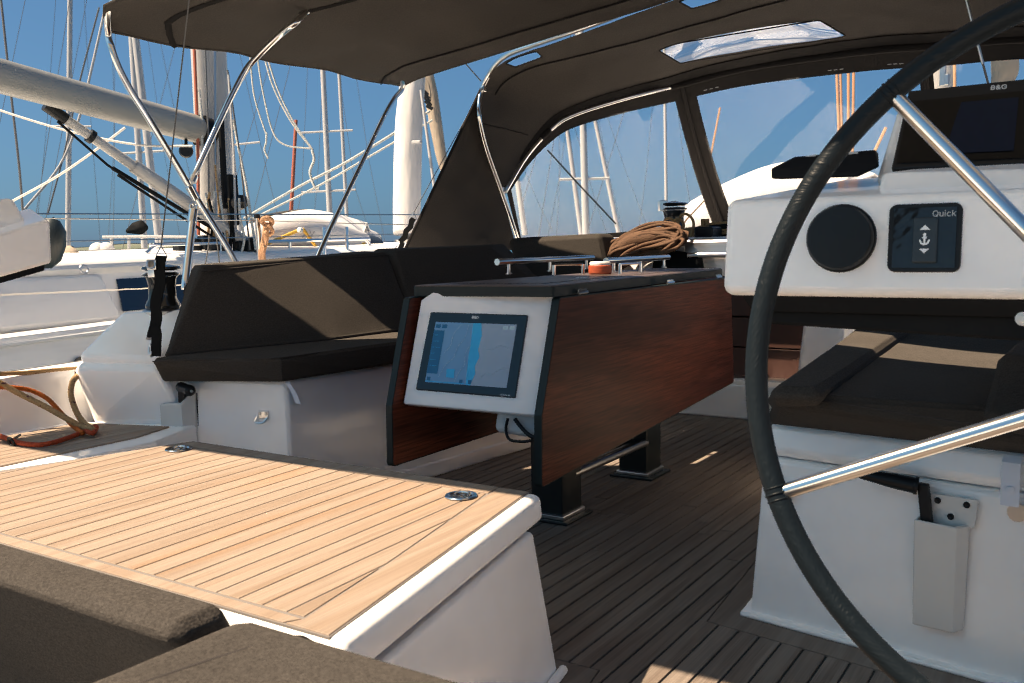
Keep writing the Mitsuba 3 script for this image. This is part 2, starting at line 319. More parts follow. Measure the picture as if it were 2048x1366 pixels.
# bulwark / gunwale of the own boat to port, and the side deck further forward
gw = [(-3.02, .2, .30), (-3.02, 1.95, .30), (-2.99, 2.6, .40), (-2.99, 7.0, .46)]
def rail_sec(y):
    return [(-2.99, .28), (-3.0, .44), (-3.015, .478), (-3.05, .49), (-3.12, .488), (-3.16, .455), (-3.2, .30), (-3.28, -.9), (-2.99, -.9)]
P = []
for y in np.linspace(-1.0, 9.0, 41):
    k = np.clip((y - 3.5) / 6, 0, 1); P.append([(x + .9 * k * k, y, z + .02 * (y - 2)) for x, z in rail_sec(y)])
struct('bulwark', grid(np.array(P)), 'gelcoat', 40)
P = [[(-2.94, y, .46 + .015 * (y - 2)), (-3.05, y, .455 + .02 * (y - 2))] for y in np.linspace(2.2, 9, 12)]
struct('side_deck', sheet(P, .02), 'nonskid', False)

# unseen pale ground added behind the camera to bounce sunlight into the cockpit
struct('bounce_aft_deck', mani(rprism([(-3.0, -2.6, -.2), (1.4, -2.6, -.2), (1.4, -.62, -.2), (-3.0, -.62, -.2)], [(-3.0, -2.6, -.02), (1.4, -2.6, -.02), (1.4, -.62, -.02), (-3.0, -.62, -.02)], .01)), 'nonskid')
struct('bounce_quay', obox((0, -10.4, -.65), (60, 12, .9)), 'concrete', False)
# ================================================================ aft locker with the teak lid
lk = thing('teak_locker', 'low white locker with a sunlit teak planked lid in the foreground', 'locker')
body_b = [(-2.16, 1.60, 0), (-.938, 1.605, 0), (-.785, .82, 0), (-2.3, .82, 0)]
body_t = [(-2.06, 1.572, .302), (-.972, 1.572, .302), (-.822, .87, .302), (-2.26, .87, .302)]
part(lk, 'body', mani(rprism(body_b, body_t, .012)), 'gelcoat')
part(lk, 'lid_gap_shade', mani(rprism([(-2.0, 1.56, .28), (-.992, 1.56, .28), (-.846, .89, .28), (-2.2, .89, .28)], [(-2.0, 1.56, .33), (-.992, 1.56, .33), (-.846, .89, .33), (-2.2, .89, .33)], .004)), 'black_matt')  # black block standing in for the shade in the gap under the lid
part(lk, 'foot_flange', tube([(-.93, 1.612, .006), (-.93, 1.612, .006), (-.778, .82, .006)], .010, 8), 'gelcoat')
lo = [(-2.03, 1.592, .320), (-.958, 1.590, .320), (-.806, .845, .320), (-2.27, .845, .320)]
li = [(-2.03, 1.592, .3765), (-.962, 1.588, .3765), (-.809, .846, .3765), (-2.27, .846, .3765)]
part(lk, 'lid', mani(rprism(lo, li, .016, 24)), 'gelcoat')
bx = Polygon([(-2.02, 1.584), (-.986, 1.581), (-.839, .853), (-2.25, .853)])
part(lk, 'caulk_bed', plate(bx, .374, .3785, .0005), 'caulk_grey', False)
front = [(-2.25, .855), (-.841, .855), (-.905, .884), (-2.24, .886)]
g_ = .0022
part(lk, 'margin_board', plate(Polygon([(-2.25, .855), (-.925, .855), (-.912, .878 - g_), (-2.25, .884 - g_)]), .377, .3803, .0007), TEAK[0], False)
side = [(-.842, .855), (-.988, 1.578), (-1.055, 1.578), (-1.037, 1.48), (-.954, 1.11), (-.908, .878), (-.919, .855)]
part(lk, 'margin_board', plate(Polygon(side), .377, .3803, .0007), TEAK[1], False)
part(lk, 'margin_board', plate(Polygon([(-1.06, 1.579), (-2.015, 1.582), (-2.03, 1.535), (-1.052, 1.53)]), .377, .3803, .0007), TEAK[1], False)
fieldp = Polygon([(-2.19, .889), (-.915, .884), (-.958, 1.11), (-1.042, 1.48), (-1.055, 1.526), (-2.035, 1.531)])
teak_planks(fieldp, lk, .377, .38, .0482, .0034, TEAK, direction=(-.035, 1), seed=11, origin=.0)
for i, (x, y) in enumerate(((-1.962, 1.495), (-1.083, 1.481))):
    r = part(lk, 'lift_ring', lathe([(0, .379), (.030, .379), (.033, .3825), (.0315, .3845), (.026, .3845), (.0235, .3815), (.0, .3812)], (x, y, 0), seg=36), 'steel')
    part(r, 'pull', cat(tube([(x - .017, y, .3825), (x - .010, y + .013, .386), (x + .010, y + .013, .386), (x + .017, y, .3825)], .0026, 8, n=5), lathe([(0, .3815), (.005, .3815), (.005, .386), (0, .3868)], (x + .007, y - .007, 0), seg=14)), 'steel')
    part(r, 'recess', lathe([(.0, .3818), (.0225, .3818)], (x, y, 0.0002), seg=24), 'black_gloss', False)

# ================================================================ port bench and coaming
pb = thing('port_bench', 'white moulded port bench behind the teak locker, under dark cushions', 'bench')
A, B_ = V(-2.26, 2.145, 0), V(-2.66, 2.01, 0)
part(pb, 'base', mani(rprism([(-2.235, 2.13, 0), (-2.19, 2.79, 0), (-2.03, 4.42, 0), (-3.0, 4.42, 0), (-3.0, 1.91, 0)],
                             [(-2.262, 2.15, .452), (-2.222, 2.79, .452), (-2.07, 4.42, .452), (-3.0, 4.42, .452), (-2.93, 1.93, .452)], .022, 24)), 'gelcoat')
part(pb, 'foot_flange', mani(rprism([(-2.222, 2.118, 0), (-2.172, 2.79, 0), (-2.01, 4.42, 0), (-2.3, 4.42, 0), (-2.5, 2.04, 0)], [(-2.226, 2.122, .055), (-2.178, 2.79, .055), (-2.014, 4.42, .055), (-2.3, 4.42, .055), (-2.5, 2.045, .055)], .008)), 'gelcoat')
# winch handle pocket, handle, latch, snap straps
bd = unit(B_ - A); bn = np.array([bd[1], -bd[0], 0]) * -1
bn = bn if bn[1] < 0 else -bn
def onb(px, z, d=0.0): return V(px[0], px[1], z) + bn * d
hp = V(-2.677, 2.004, 0.3307); hq = V(-2.611, 2.027, 0.3275); hr = V(-2.564, 2.042, 0.3676)
pk = thing('winch_handle_pocket', 'white handle pocket on the port bench end, left of the round latch', 'handle pocket')
ex, ez = bd * -1, np.array([0, 0, 1.0])      # ex runs to starboard along the bench end
o = V(-2.571, 2.04, 0.2082); o[2] = .0
w = .105
fr = (o - ex * w, ex, ez, bn)
dpt = .052
prof = []
b4 = [o - ex * w * 1.0 + ez * .20, o + ez * .20, o + ez * .20 + bn * .012, o - ex * w * .22 + ez * .20 + bn * dpt, o - ex * w * .98 + ez * .20 + bn * dpt]
z1, z2 = .372, .405
t5 = [o - ex * w * 1.0 + ez * z1, o + ez * (z2 + .008), o + ez * (z2 + .004) + bn * .012, o - ex * w * .22 + ez * z1 + bn * dpt, o - ex * w * .98 + ez * (z1 - .006) + bn * dpt]
outer = m3.Manifold.hull_points([list(map(float, q)) for q in b4 + t5])
inner = m3.Manifold.hull_points([list(map(float, q)) for q in [p + (np.mean(b4, 0) - p) * .16 + ez * .03 for p in b4] + [p + (np.mean(t5, 0) - p) * .16 + ez * .03 for p in t5]])
part(pk, 'shell', mani(outer - inner), 'grey_plastic', 20)
wh = thing('winch_crank', 'black winch handle standing in the pocket on the port bench end', 'winch handle')
c0 = o - ex * .034 + bn * .03
part(wh, 'arm', mani(rprism([c0 + ez * .30 + ex * a + bn * b for a, b in ((-.013, -.008), (.013, -.008), (.013, .008), (-.013, .008))], [c0 + ez * .432 + ex * (a + .004) + bn * b for a, b in ((-.013, -.01), (.013, -.01), (.013, .01), (-.013, .01))], .005)), 'black_plastic')
gd = unit(ex * .80 + bn * .58 + ez * -.05)
part(wh, 'grip', lathe([(0, -.012), (.014, -.012), (.017, -.004), (.017, .02), (.015, .035), (.018, .06), (.018, .078), (.012, .086), (0, .088)], c0 + ez * .425, gd, 24), 'black_plastic')
part(wh, 'end_cap', lathe([(0, .0885), (.005, .0885), (.004, .091), (0, .091)], c0 + ez * .425, gd, 14), 'steel')
part(pb, 'panel_groove', obox((o + ez * .21 + ex * .003 + bn * .001), (.0025, .0025, .38), [ex, bn, ez]), 'caulk_dark', False)
part(pb, 'screw', lathe([(0, 0), (.005, 0), (.004, .002), (0, .003)], V(-2.621, 2.023, 0.3627) + bn * .004, bn, 12), 'black_plastic')
lc = V(-2.336, 2.119, 0.3287)
lt = part(pb, 'latch', cat(mani(rprism([lc + ex * a + ez * b for a, b in ((-.020, -.006), (.018, -.006), (.018, .020), (-.020, .020))], [lc + ex * a + ez * b + bn * .008 for a, b in ((-.020, -.006), (.018, -.006), (.018, .020), (-.020, .020))], .003)),
                           tube([lc + bn * .012 + ex * .018 - ez * .001, lc + bn * .016 - ez * .018, lc + bn * .014 - ex * .028 - ez * .016, lc + bn * .012 - ex * .020 + ez * .002], .0035, 8, n=5)), 'steel')
part(lt, 'screw', cat(*[lathe([(0, .008), (.006, .008), (.0045, .011), (0, .011)], lc + ex * a + ez * .011, bn, 12) for a in (-.012, .010)]), 'steel_dull')
for i, (p0, p1, p2) in enumerate(((V(-2.676, 2.005, 0.4393), V(-2.691, 2, 0.4001), V(-2.708, 1.994, 0.3571)), (V(-2.249, 2.149, 0.4475), V(-2.226, 2.156, 0.4105), V(-2.214, 2.16, 0.3764)))):
    mid = spline([p0 + ez * .012 - bn * .03, p0 + bn * .008, p1 + bn * .012, p2 + bn * .012], 6)
    side_ = np.array([unit(ex + ez * (.2 if i == 0 else -.15))] * len(mid)) * .0095
    s = part(pb, 'snap_strap', sheet(np.stack([mid - side_, mid + side_], 1), .0016), 'tape_white', 30)
    part(s, 'snap', lathe([(0, 0), (.0065, 0), (.005, .0025), (0, .003)], p1 + bn * .0125, bn, 14), 'tape_white')

# coaming: the moulded end outboard of the bench, with the winch on it
cm = thing('port_coaming', 'white moulded coaming end left of the dark port backrest', 'coaming')
cb = [V(-2.60, 2.02, .29), V(-2.885, 1.865, .29), V(-2.97, 1.95, .29), V(-2.97, 4.4, .29), V(-2.6, 4.4, .29)]
cmid = [V(-2.662, 1.942, 0.5), V(-2.969, 1.916, 0.5), V(-2.974, 1.898, 0.5), V(-2.97, 4.4, .50), V(-2.55, 4.4, .50)]
ct = [V(-2.665, 2.19, .655), V(-2.885, 2.02, .655), V(-2.93, 2.04, .655), V(-2.95, 4.4, .66), V(-2.7, 4.4, .66)]
part(cm, 'lower', mani(rprism(cb, cmid, .030, 24)), 'gelcoat', 70)
part(cm, 'upper', mani(rprism([p - V(0, 0, .006) for p in cmid], ct, .030, 24)), 'gelcoat', 70)
part(cm, 'ledge', mani(rprism([V(-2.585, 2.04, .47), V(-2.66, 2.02, .47), V(-2.85, 2.4, .47), V(-2.85, 4.4, .47), V(-2.62, 4.4, .47)], [V(-2.725, 2.235, .735), V(-2.765, 2.215, .735), V(-2.85, 2.4, .735), V(-2.85, 4.4, .78), V(-2.74, 4.4, .78)], .014, 20)), 'gelcoat')
part(cm, 'fairlead', cat(ring(V(-2.999, 1.896, 0.4505) - ex * .02, (.4, -.9, 0), .013, .005), rbox(V(-2.993, 1.898, 0.4523) - ex * .02 + V(0, .02, 0), (.035, .02, .04), .006)), 'black_plastic')

def winch(name, label, c, k=1.0, jaw=(0, -1)):
    t = thing(name, label, 'winch'); c = np.asarray(c, float)
    part(t, 'base', lathe([(0, 0), (.072 * k, 0), (.072 * k, .012 * k), (.06 * k, .02 * k), (0, .02 * k)], c, seg=36), 'steel_dull')
    part(t, 'drum', lathe([(.058 * k, .018 * k), (.060 * k, .03 * k), (.048 * k, .055 * k), (.046 * k, .10 * k), (.051 * k, .125 * k), (.056 * k, .132 * k), (0, .133 * k)], c, seg=40), 'black_gloss')
    part(t, 'jaw', cat(lathe([(.0, .134 * k), (.062 * k, .134 * k), (.066 * k, .138 * k), (.05 * k, .146 * k), (0, .146 * k)], c, seg=40), lathe([(.0, .152 * k), (.05 * k, .152 * k), (.066 * k, .158 * k), (.062 * k, .166 * k), (.03 * k, .172 * k), (0, .173 * k)], c, seg=40)), 'black_gloss')
    j = unit(V(*jaw, 0)); part(t, 'feeder', cat(rbox(c + j * .058 * k + V(0, 0, .155 * k), (.035 * k, .035 * k, .05 * k), .004, math.atan2(j[1], j[0]))), 'steel')
    part(t, 'socket', lathe([(.0, .1735 * k), (.018 * k, .1735 * k), (.018 * k, .176 * k), (0, .176 * k)], c, seg=20), 'steel_dull')
winch('port_winch', 'black winch on the coaming behind the dark strap, left of the port backrest', (-2.835, 2.13, .652), 1.0, (.5, -.85))

# cushions of the port bench
z0, z1 = .455, .530
sc = solo('bench_seat_cushion', cushion([V(-2.65, 1.962, 0.455), V(-2.23, 2.102, 0.455), V(-2.205, 2.4, z0), V(-2.18, 2.7, z0), V(-2.12, 3.45, z0), V(-2.62, 3.45, z0), V(-2.62, 2.1, z0)],
          [V(-2.539, 1.853, 0.53), V(-2.214, 2.083, 0.53), V(-2.215, 2.4, z1), V(-2.19, 2.7, z1), V(-2.13, 3.45, z1), V(-2.60, 3.45, z1), V(-2.62, 2.1, z1)], .011, .004, .03, 1, .0015), 'upholstery', 'long dark seat cushion on the port bench, one strip of it in sun', 'cushion', True)
part(sc, 'piping', tube([V(-2.529, 1.849, 0.531), V(-2.325, 2.019, 0.53), V(-2.218, 2.087, 0.531), V(-2.215, 2.4, z1), V(-2.19, 2.7, z1)], .0022, 6, n=6), 'upholstery_seam')
part(sc, 'seam', tube([V(-2.22, 2.088, 0.526), V(-2.219, 2.094, 0.492), V(-2.229, 2.104, 0.458)], .0016, 6), 'upholstery_seam')
sc2 = solo('bench_seat_cushion', cushion([V(-2.12, 3.46, z0), V(-2.05, 4.3, z0), V(-2.7, 4.3, z0), V(-2.6, 3.46, z0)], [V(-2.13, 3.46, z1), V(-2.06, 4.3, z1), V(-2.7, 4.3, z1), V(-2.6, 3.46, z1)], .012, .004, .05, 2), 'upholstery', 'second dark seat cushion of the port bench, forward behind the table', 'cushion', True)
bk = solo('backrest_cushion', cushion([V(-2.571, 1.912, 0.528), V(-2.43, 2.55, .528), V(-2.41, 3.02, .528), V(-2.53, 3.02, .528), V(-2.60, 2.2, .528)],
          [V(-2.68, 2.175, 0.8026), V(-2.665, 2.741, 0.8263), V(-2.64, 3.131, 0.8398), V(-2.76, 3.1, .845), V(-2.80, 2.22, .81)], .016, .012, .03, 3, .003), 'upholstery', 'dark port backrest cushion with a diagonal band of sunlight across it', 'cushion', True)
part(bk, 'piping', tube([V(-2.665, 2.167, 0.7995), V(-2.66, 2.425, 0.8104), V(-2.65, 2.725, 0.8227), V(-2.625, 3.114, 0.8358)], .0028, 8, n=5), 'upholstery_seam')
part(bk, 'end_flap', mani(rprism([V(-2.73, 2.147, 0.7221), V(-2.73, 2.165, 0.749), V(-2.72, 2.203, 0.7946)], [V(-2.8, 2.189, 0.7153), V(-2.8, 2.204, 0.7483), V(-2.79, 2.246, 0.7929)], .004)), 'upholstery')
bk2 = solo('backrest_cushion', cushion([V(-2.41, 3.035, .528), V(-2.36, 3.6, .528), V(-2.30, 4.15, .528), V(-2.42, 4.15, .528), V(-2.53, 3.035, .528)],
          [V(-2.63, 3.159, 0.8413), V(-2.6, 3.44, 0.8513), V(-2.5, 3.676, 0.8486), V(-2.62, 4.0, .86), V(-2.77, 3.12, .85)], .03, .012, .04, 4), 'upholstery', 'dark port backrest cushion with a rounded forward end, behind the table rail', 'cushion', True)
solo('backrest_cushion', cushion([V(-2.62, 4.28, .50), V(-2.15, 4.32, .50), V(-2.15, 4.42, .50), V(-2.62, 4.40, .50)], [V(-2.789, 4.28, 0.8928), V(-2.249, 4.32, 0.9139), V(-2.2, 4.42, .91), V(-2.8, 4.42, .90)], .025, .006, .05, 5), 'upholstery', 'dark cushion standing against the forward bulkhead, left of the coiled rope', 'cushion', True)

# ================================================================ starboard bench
sb = thing('starboard_bench', 'white moulded starboard bench behind the wheel, with a handle pocket on its end', 'bench')
sdir = unit(V(.575, -.093, 0)); sn = np.array([sdir[1], -sdir[0], 0]); sn = sn if sn[1] < 0 else -sn; ez = V(0, 0, 1)
part(sb, 'base', mani(rprism([(-.70, 2.092, 0), (.25, 1.94, 0), (.25, 4.4, 0), (-.93, 4.4, 0)], [(-.678, 2.118, .375), (.25, 1.97, .375), (.25, 4.4, .375), (-.90, 4.4, .375)], .014, 20)), 'gelcoat')
part(sb, 'lid', mani(rprism([(-.684, 2.112, .380), (.25, 1.962, .380), (.25, 4.4, .380), (-.905, 4.4, .380)], [(-.668, 2.128, .452), (.25, 1.985, .452), (.25, 4.4, .452), (-.89, 4.4, .452)], .022, 24)), 'gelcoat')
part(sb, 'foot_flange', mani(rprism([(-.722, 2.074, 0), (.25, 1.918, 0), (.25, 2.2, 0), (-.735, 2.3, 0)], [(-.716, 2.078, .011), (.25, 1.922, .011), (.25, 2.2, .011), (-.73, 2.3, .011)], .005)), 'gelcoat')
spk = thing('winch_handle_pocket', 'pale plastic handle pocket with three screws on the starboard bench end', 'handle pocket')
tl, tr, bl, br = V(-0.3275, 2.047, 0.3376), V(-0.2183, 2.03, 0.3534), V(-0.328, 2.036, 0.0853), V(-0.2391, 2.021, 0.0798)
bk4 = [bl, br, tr, tl]
part(spk, 'back_plate', mani(rprism([V(-0.318, 2.043, 0.2872), V(-0.2237, 2.028, 0.3002), V(-0.2184, 2.03, 0.3564), V(-0.3086, 2.045, 0.3563)], [p + sn * .004 for p in (V(-0.318, 2.043, 0.2872), V(-0.2237, 2.028, 0.3002), V(-0.2184, 2.03, 0.3564), V(-0.3086, 2.045, 0.3563))], .0018)), 'grey_plastic')
mb = [V(-0.3301, 2.036, 0.089), V(-0.2337, 2.021, 0.0874), V(-0.2254, 2.019, 0.0896)]
oo = [V(-0.3304, 2.046, 0.3068), V(-0.2312, 2.03, 0.3038), V(-0.2356, 2.021, 0.0869), V(-0.329, 2.036, 0.0851)]
sh_b = [oo[3], oo[2], oo[2] + sn * .028 - sdir * .014, oo[3] + sn * .030 + sdir * .002]
sh_t = [oo[0], oo[1], oo[1] + sn * .036 - sdir * .016, oo[0] + sn * .038 + sdir * .002]
so_ = rprism(sh_b, sh_t, .004, 12)
si_ = m3.Manifold.hull_points([list(map(float, p + (np.mean(sh_b, 0) - p) * .14 + ez * .02)) for p in sh_b] + [list(map(float, p + (np.mean(sh_t, 0) - p) * .12 + ez * .03)) for p in sh_t])
part(spk, 'shell', mani(so_ - si_), 'grey_plastic', 30)
for p in (V(-0.2937, 2.042, 0.3434), V(-0.2391, 2.033, 0.3437), V(-0.268, 2.036, 0.3152)):
    part(spk, 'screw', lathe([(0, 0), (.0065, 0), (.0065, .0025), (.004, .0045), (0, .0035)], p + sn * .004, sn, 16), 'black_plastic')
swh = thing('winch_crank', 'black winch handle in the starboard pocket, its grip pointing left', 'winch handle')
a0, a1 = V(-0.3059, 2.041, 0.2771) + sn * .018, V(-0.32, 2.047, 0.3783) + sn * .02
part(swh, 'arm', mani(rprism([a0 + sdir * a + sn * b for a, b in ((-.011, -.007), (.012, -.007), (.012, .007), (-.011, .007))], [a1 + sdir * a + sn * b for a, b in ((-.009, -.008), (.013, -.008), (.013, .008), (-.009, .008))], .004)), 'black_plastic')
g0, g1 = V(-0.3276, 2.048, 0.3708) + sn * .02, V(-0.4276, 2.065, 0.3849) + sn * .05
part(swh, 'grip', lathe([(0, 0), (.0185, 0), (.0185, .006), (.0165, .008), (.0155, .05), (.012, .085), (.010, .11), (.006, .118), (0, .119)], g0, g1 - g0, 24), 'black_plastic')
lc = V(-0.6146, 2.092, 0.3133) + sn * .003
part(sb, 'latch', cat(ring(lc - ez * .01 + sn * .006, sn, .014, .0035), lathe([(0, 0), (.016, 0), (.016, .004), (0, .005)], lc - ez * .008, sn, 24), rbox(lc + ez * .008 + sn * .003, (.03, .008, .014), .003)), 'steel')
s0 = [V(-0.1611, 2.025, 0.4405), V(-0.1613, 2.023, 0.4005), V(-0.1614, 2.021, 0.3564)]
mid = np.array([s0[0] + ez * .012, s0[0] + sn * .012, s0[1] + sn * .012, s0[2] + sn * .010])
sp = part(sb, 'snap_strap', sheet(np.stack([mid - sdir * .0165, mid + sdir * .0165], 1), .0018), 'tape_white', 30)
part(sp, 'snap', lathe([(0, 0), (.0085, 0), (.007, .003), (0, .0035)], V(-0.1609, 2.022, 0.3888) + sn * .013, sn, 16), 'tape_white')
part(sb, 'drain', lathe([(0, 0), (.018, 0), (.018, .006), (0, .006)], V(-0.1488, 2.018, 0.3449) + sn * .001, sn, 20), 'steel_dull')
# cushions
zs, zt = .458, .548
st = solo('starboard_seat_cushion', cushion([V(-0.6793, 2.154, 0.458), V(.2, 1.985, zs), V(.2, 3.75, zs), V(-.86, 3.75, zs)], [V(-0.5914, 1.907, 0.548), V(.2, 2.02, zt), V(.2, 3.75, zt), V(-.82, 3.75, zt)], .014, .006, .035, 6, .002), 'upholstery', 'dark seat cushion on the starboard bench with one bright sunlit strip', 'cushion', True)
bo = part(st, 'bolster', cushion([V(-0.6424, 2.029, 0.518), V(-0.54, 2.117, 0.518) + V(.012, 0, 0), V(-.60, 3.72, zt - .03), V(-.80, 3.72, zt - .03)], [V(-0.5744, 1.83, 0.57), V(-0.4863, 1.846, 0.57), V(-.615, 3.72, zt + .022), V(-.785, 3.72, zt + .022)], .016, .004, .035, 7, .002), 'upholstery', smooth=True)
part(st, 'seam', tube([V(-0.596, 1.912, 0.548), V(-0.4924, 1.923, 0.549), V(-0.3378, 1.857, 0.549), V(-0.171, 1.783, 0.549)], .0018, 6, n=4), 'upholstery_seam')
solo('wedge_cushion', cushion([V(-0.1876, 1.83, 0.548), V(-0.072, 1.729, 0.548), V(.25, 3.3, zt), V(-.20, 3.3, zt)], [V(-0.1861, 2.021, 0.64), V(-0.0687, 1.904, 0.64), V(.25, 3.3, .70), V(-.10, 3.3, .70)], .02, .006, .04, 8), 'upholstery', 'dark wedge cushion at the right end of the starboard seat', 'cushion', True)
solo('seat_end_cushion', cushion([V(-.72, 3.80, .55), V(.2, 3.74, .55), V(.2, 3.86, .55), V(-.72, 3.92, .55)], [V(-.70, 3.84, .80), V(.2, 3.8, .80), V(.2, 3.9, .80), V(-.70, 3.95, .80)], .025, .01, .05, 9), 'upholstery', 'dark backrest at the forward end of the starboard seat, under the helm console', 'cushion', True)

# ================================================================ forward bulkhead, companionway and coachroof
bh = thing('companionway_bulkhead', 'white bulkhead with the dark companionway opening, behind the table', 'bulkhead')
part(bh, 'port_wall', mani(rprism([(-2.9, 4.44, 0), (-1.78, 4.44, 0), (-1.78, 4.8, 0), (-2.9, 4.8, 0)], [(-2.75, 4.50, .885), (-1.80, 4.50, .885), (-1.80, 4.9, .885), (-2.75, 4.9, .885)], .02, 20)), 'gelcoat')
part(bh, 'starboard_wall', mani(rprism([(-1.13, 4.44, 0), (.3, 4.44, 0), (.3, 4.8, 0), (-1.13, 4.8, 0)], [(-1.11, 4.5, .885), (.3, 4.5, .885), (.3, 4.9, .885), (-1.11, 4.9, .885)], .02, 20)), 'gelcoat')
part(bh, 'sill', mani(rprism([(-1.85, 4.42, 0), (-.85, 4.42, 0), (-.85, 4.7, 0), (-1.85, 4.7, 0)], [(-1.85, 4.425, .17), (-.85, 4.425, .17), (-.85, 4.7, .17), (-1.85, 4.7, .17)], .012)), 'gelcoat')
for k in range(4):
    part(bh, 'washboard', rbox((-1.455, 4.66, .25 + k * .155), (.66, .02, .148), .004), 'wood_dark')
part(bh, 'threshold', rbox((-1.455, 4.63, .175), (.66, .12, .01), .003), 'steel_dull')
part(bh, 'dark_interior', obox((-1.45, 4.75, .45), (.68, .01, .9)), 'black_matt', False)
part(bh, 'inner_corner', mani(rprism([(-1.12, 3.80, .0), (-.93, 3.80, .0), (-.93, 4.45, 0), (-1.22, 4.45, 0)], [(-1.045, 3.85, .83), (-.90, 3.85, .83), (-.90, 4.45, .83), (-1.12, 4.45, .83)], .02, 16)), 'gelcoat')
cr = thing('coachroof', 'white coachroof ahead of the spray hood windows, mostly hidden', 'coachroof')
part(cr, 'top', mani(rprism([(-2.75, 4.5, .70), (.5, 4.5, .70), (-.3, 9.5, .80), (-2.5, 9.5, .80)], [(-2.6, 4.52, .882), (.4, 4.52, .882), (-.45, 9.4, .95), (-2.4, 9.4, .95)], .03, 16)), 'gelcoat')
hatch = part(cr, 'sliding_hatch', mani(rprism([(-1.83, 4.42, .80), (-1.1, 4.42, .80), (-1.1, 5.2, .80), (-1.83, 5.2, .80)], [(-1.83, 4.43, .868), (-1.1, 4.43, .868), (-1.1, 5.2, .90), (-1.83, 5.2, .90)], .008)), 'steel_dull')
part(cr, 'grab_tube', tube([(-1.92, 4.46, .86), (-1.1, 4.46, .86)], .022, 14), 'steel')
part(cr, 'grab_tube', tube([(-1.80, 4.40, .80), (-1.1, 4.40, .80)], .012, 12), 'steel')
part(cr, 'clutch', rbox((-1.78, 4.62, .91), (.10, .14, .06), .012), 'black_plastic')
part(cr, 'hatch_bag', mani(rprism([(-2.0, 4.40, .70), (-1.72, 4.38, .70), (-1.72, 4.44, .70), (-2.0, 4.44, .70)], [(-1.98, 4.41, .845), (-1.74, 4.39, .80), (-1.74, 4.44, .80), (-1.98, 4.44, .845)], .012)), 'webbing')
winch('coachroof_winch', 'black winch on the coachroof, seen through the left spray hood window', (-2.12, 4.98, .885), 1.18, (-.7, -.7))

# ================================================================ cockpit table
tb = thing('cockpit_table', 'cockpit table with red brown drop leaves on two dark metal legs', 'table')
TZ = .76
top = Polygon([(-1.745, 2.17), (-1.308, 2.238), (-1.365, 3.70), (-1.68, 3.70)])
part(tb, 'top', plate(rect_uv(list(top.exterior.coords)[:-1], 5, .012), TZ - .030, TZ, .003), 'table_wood', 30)
part(tb, 'top_edge_band', plate(rect_uv([(-1.7465, 2.1685), (-1.3065, 2.2365), (-1.3635, 3.7015), (-1.6815, 3.7015)], 5, .012), TZ - .0315, TZ - .003, .001), 'mahogany_edge', 30)
part(tb, 'top_inlay_line', tube([(-1.68, 2.30, TZ), (-1.40, 2.335, TZ), (-1.43, 3.6, TZ)], .0012, 6), 'black_matt')
part(tb, 'top_handle', rbox((-1.47, 2.70, TZ + .001), (.04, .01, .003), .001), 'steel_dull')
def leaf(parent, x, outline, t, mat=None):
    """A hanging leaf: (y, z) outline at x, its core and its dark edge band."""
    o, ex, ey, ezz = V(x, 0, 0), V(0, 1, 0), V(0, 0, 1), V(1, 0, 0)
    poly = rect_uv(outline, 5, .012)
    k = part(parent, 'drop_leaf', plate(poly.buffer(-.0035), -t / 2, t / 2, .0005, (o, ex, ey, ezz)), 'mahogany', 25)
    part(k, 'edge_band', plate(poly, -t / 2 + .0012, t / 2 - .0012, .0005, (o, ex, ey, ezz)), 'mahogany_edge', 25)
    return k
s_top, s_mid, s_bot = V(-1.298, 2.259, 0.7305), V(-1.298, 2.153, 0.4128), V(-1.298, 2.147, 0.2144)
lfS = leaf(tb, -1.311, [(s_top[1], .727), (s_mid[1], s_mid[2]), (s_bot[1], s_bot[2]), (3.66, .300), (3.62, .727)], .026)
p_top, p_mid, p_bot = V(-1.725, 2.131, 0.7371), V(-1.725, 2.036, 0.4247), V(-1.725, 2.032, 0.2492)
lfP = leaf(tb, -1.735, [(p_top[1], .727), (p_mid[1], p_mid[2]), (p_bot[1], p_bot[2]), (3.50, .255), (3.62, .727)], .024)
for y in (2.36, 2.99, 3.45):
    part(tb, 'hinge', cat(tube([(-1.2965, y, .7325), (-1.2965, y + .055, .7335)], .0042, 8), rbox((-1.2985, y + .0275, .737), (.003, .05, .012), .001)), 'steel')
body = [(-1.705, 2.36, .33), (-1.345, 2.36, .33), (-1.345, 3.6, .33), (-1.705, 3.6, .33)]
part(tb, 'carcass', mani(rprism([(x * .2 - 1.525 * .8, y, .52) for x, y, z in body], [(x, y, .727) for x, y, z in body], .006)), 'mahogany')
leg0 = None
for i, y in enumerate((2.507, 3.135)):
    l = part(tb, 'leg', mani(rprism([(-1.558, y, .012), (-1.443, y, .012), (-1.443, y + .13, .012), (-1.558, y + .13, .012)], [(-1.558, y, .70), (-1.443, y, .70), (-1.443, y + .13, .70), (-1.558, y + .13, .70)], .007, 16)), 'anodised')
    part(l, 'base_plate', mani(rprism([(-1.585, y - .022, 0), (-1.415, y - .022, 0), (-1.415, y + .155, 0), (-1.585, y + .155, 0)], [(-1.585, y - .022, .009), (-1.415, y - .022, .009), (-1.415, y + .155, .009), (-1.585, y + .155, .009)], .003)), 'anodised')
    part(l, 'collar', mani(rprism([(-1.566, y - .008, .009), (-1.435, y - .008, .009), (-1.435, y + .138, .009), (-1.566, y + .138, .009)], [(-1.566, y - .008, .024), (-1.435, y - .008, .024), (-1.435, y + .138, .024), (-1.566, y + .138, .024)], .004)), 'steel')
part(tb, 'foot_bar', cat(tube([(-1.455, 2.60, .135), (-1.455, 3.15, .135)], .014, 14), tube([(-1.50, 2.60, .135), (-1.50, 3.15, .135)], .012, 12)), 'steel_dull')
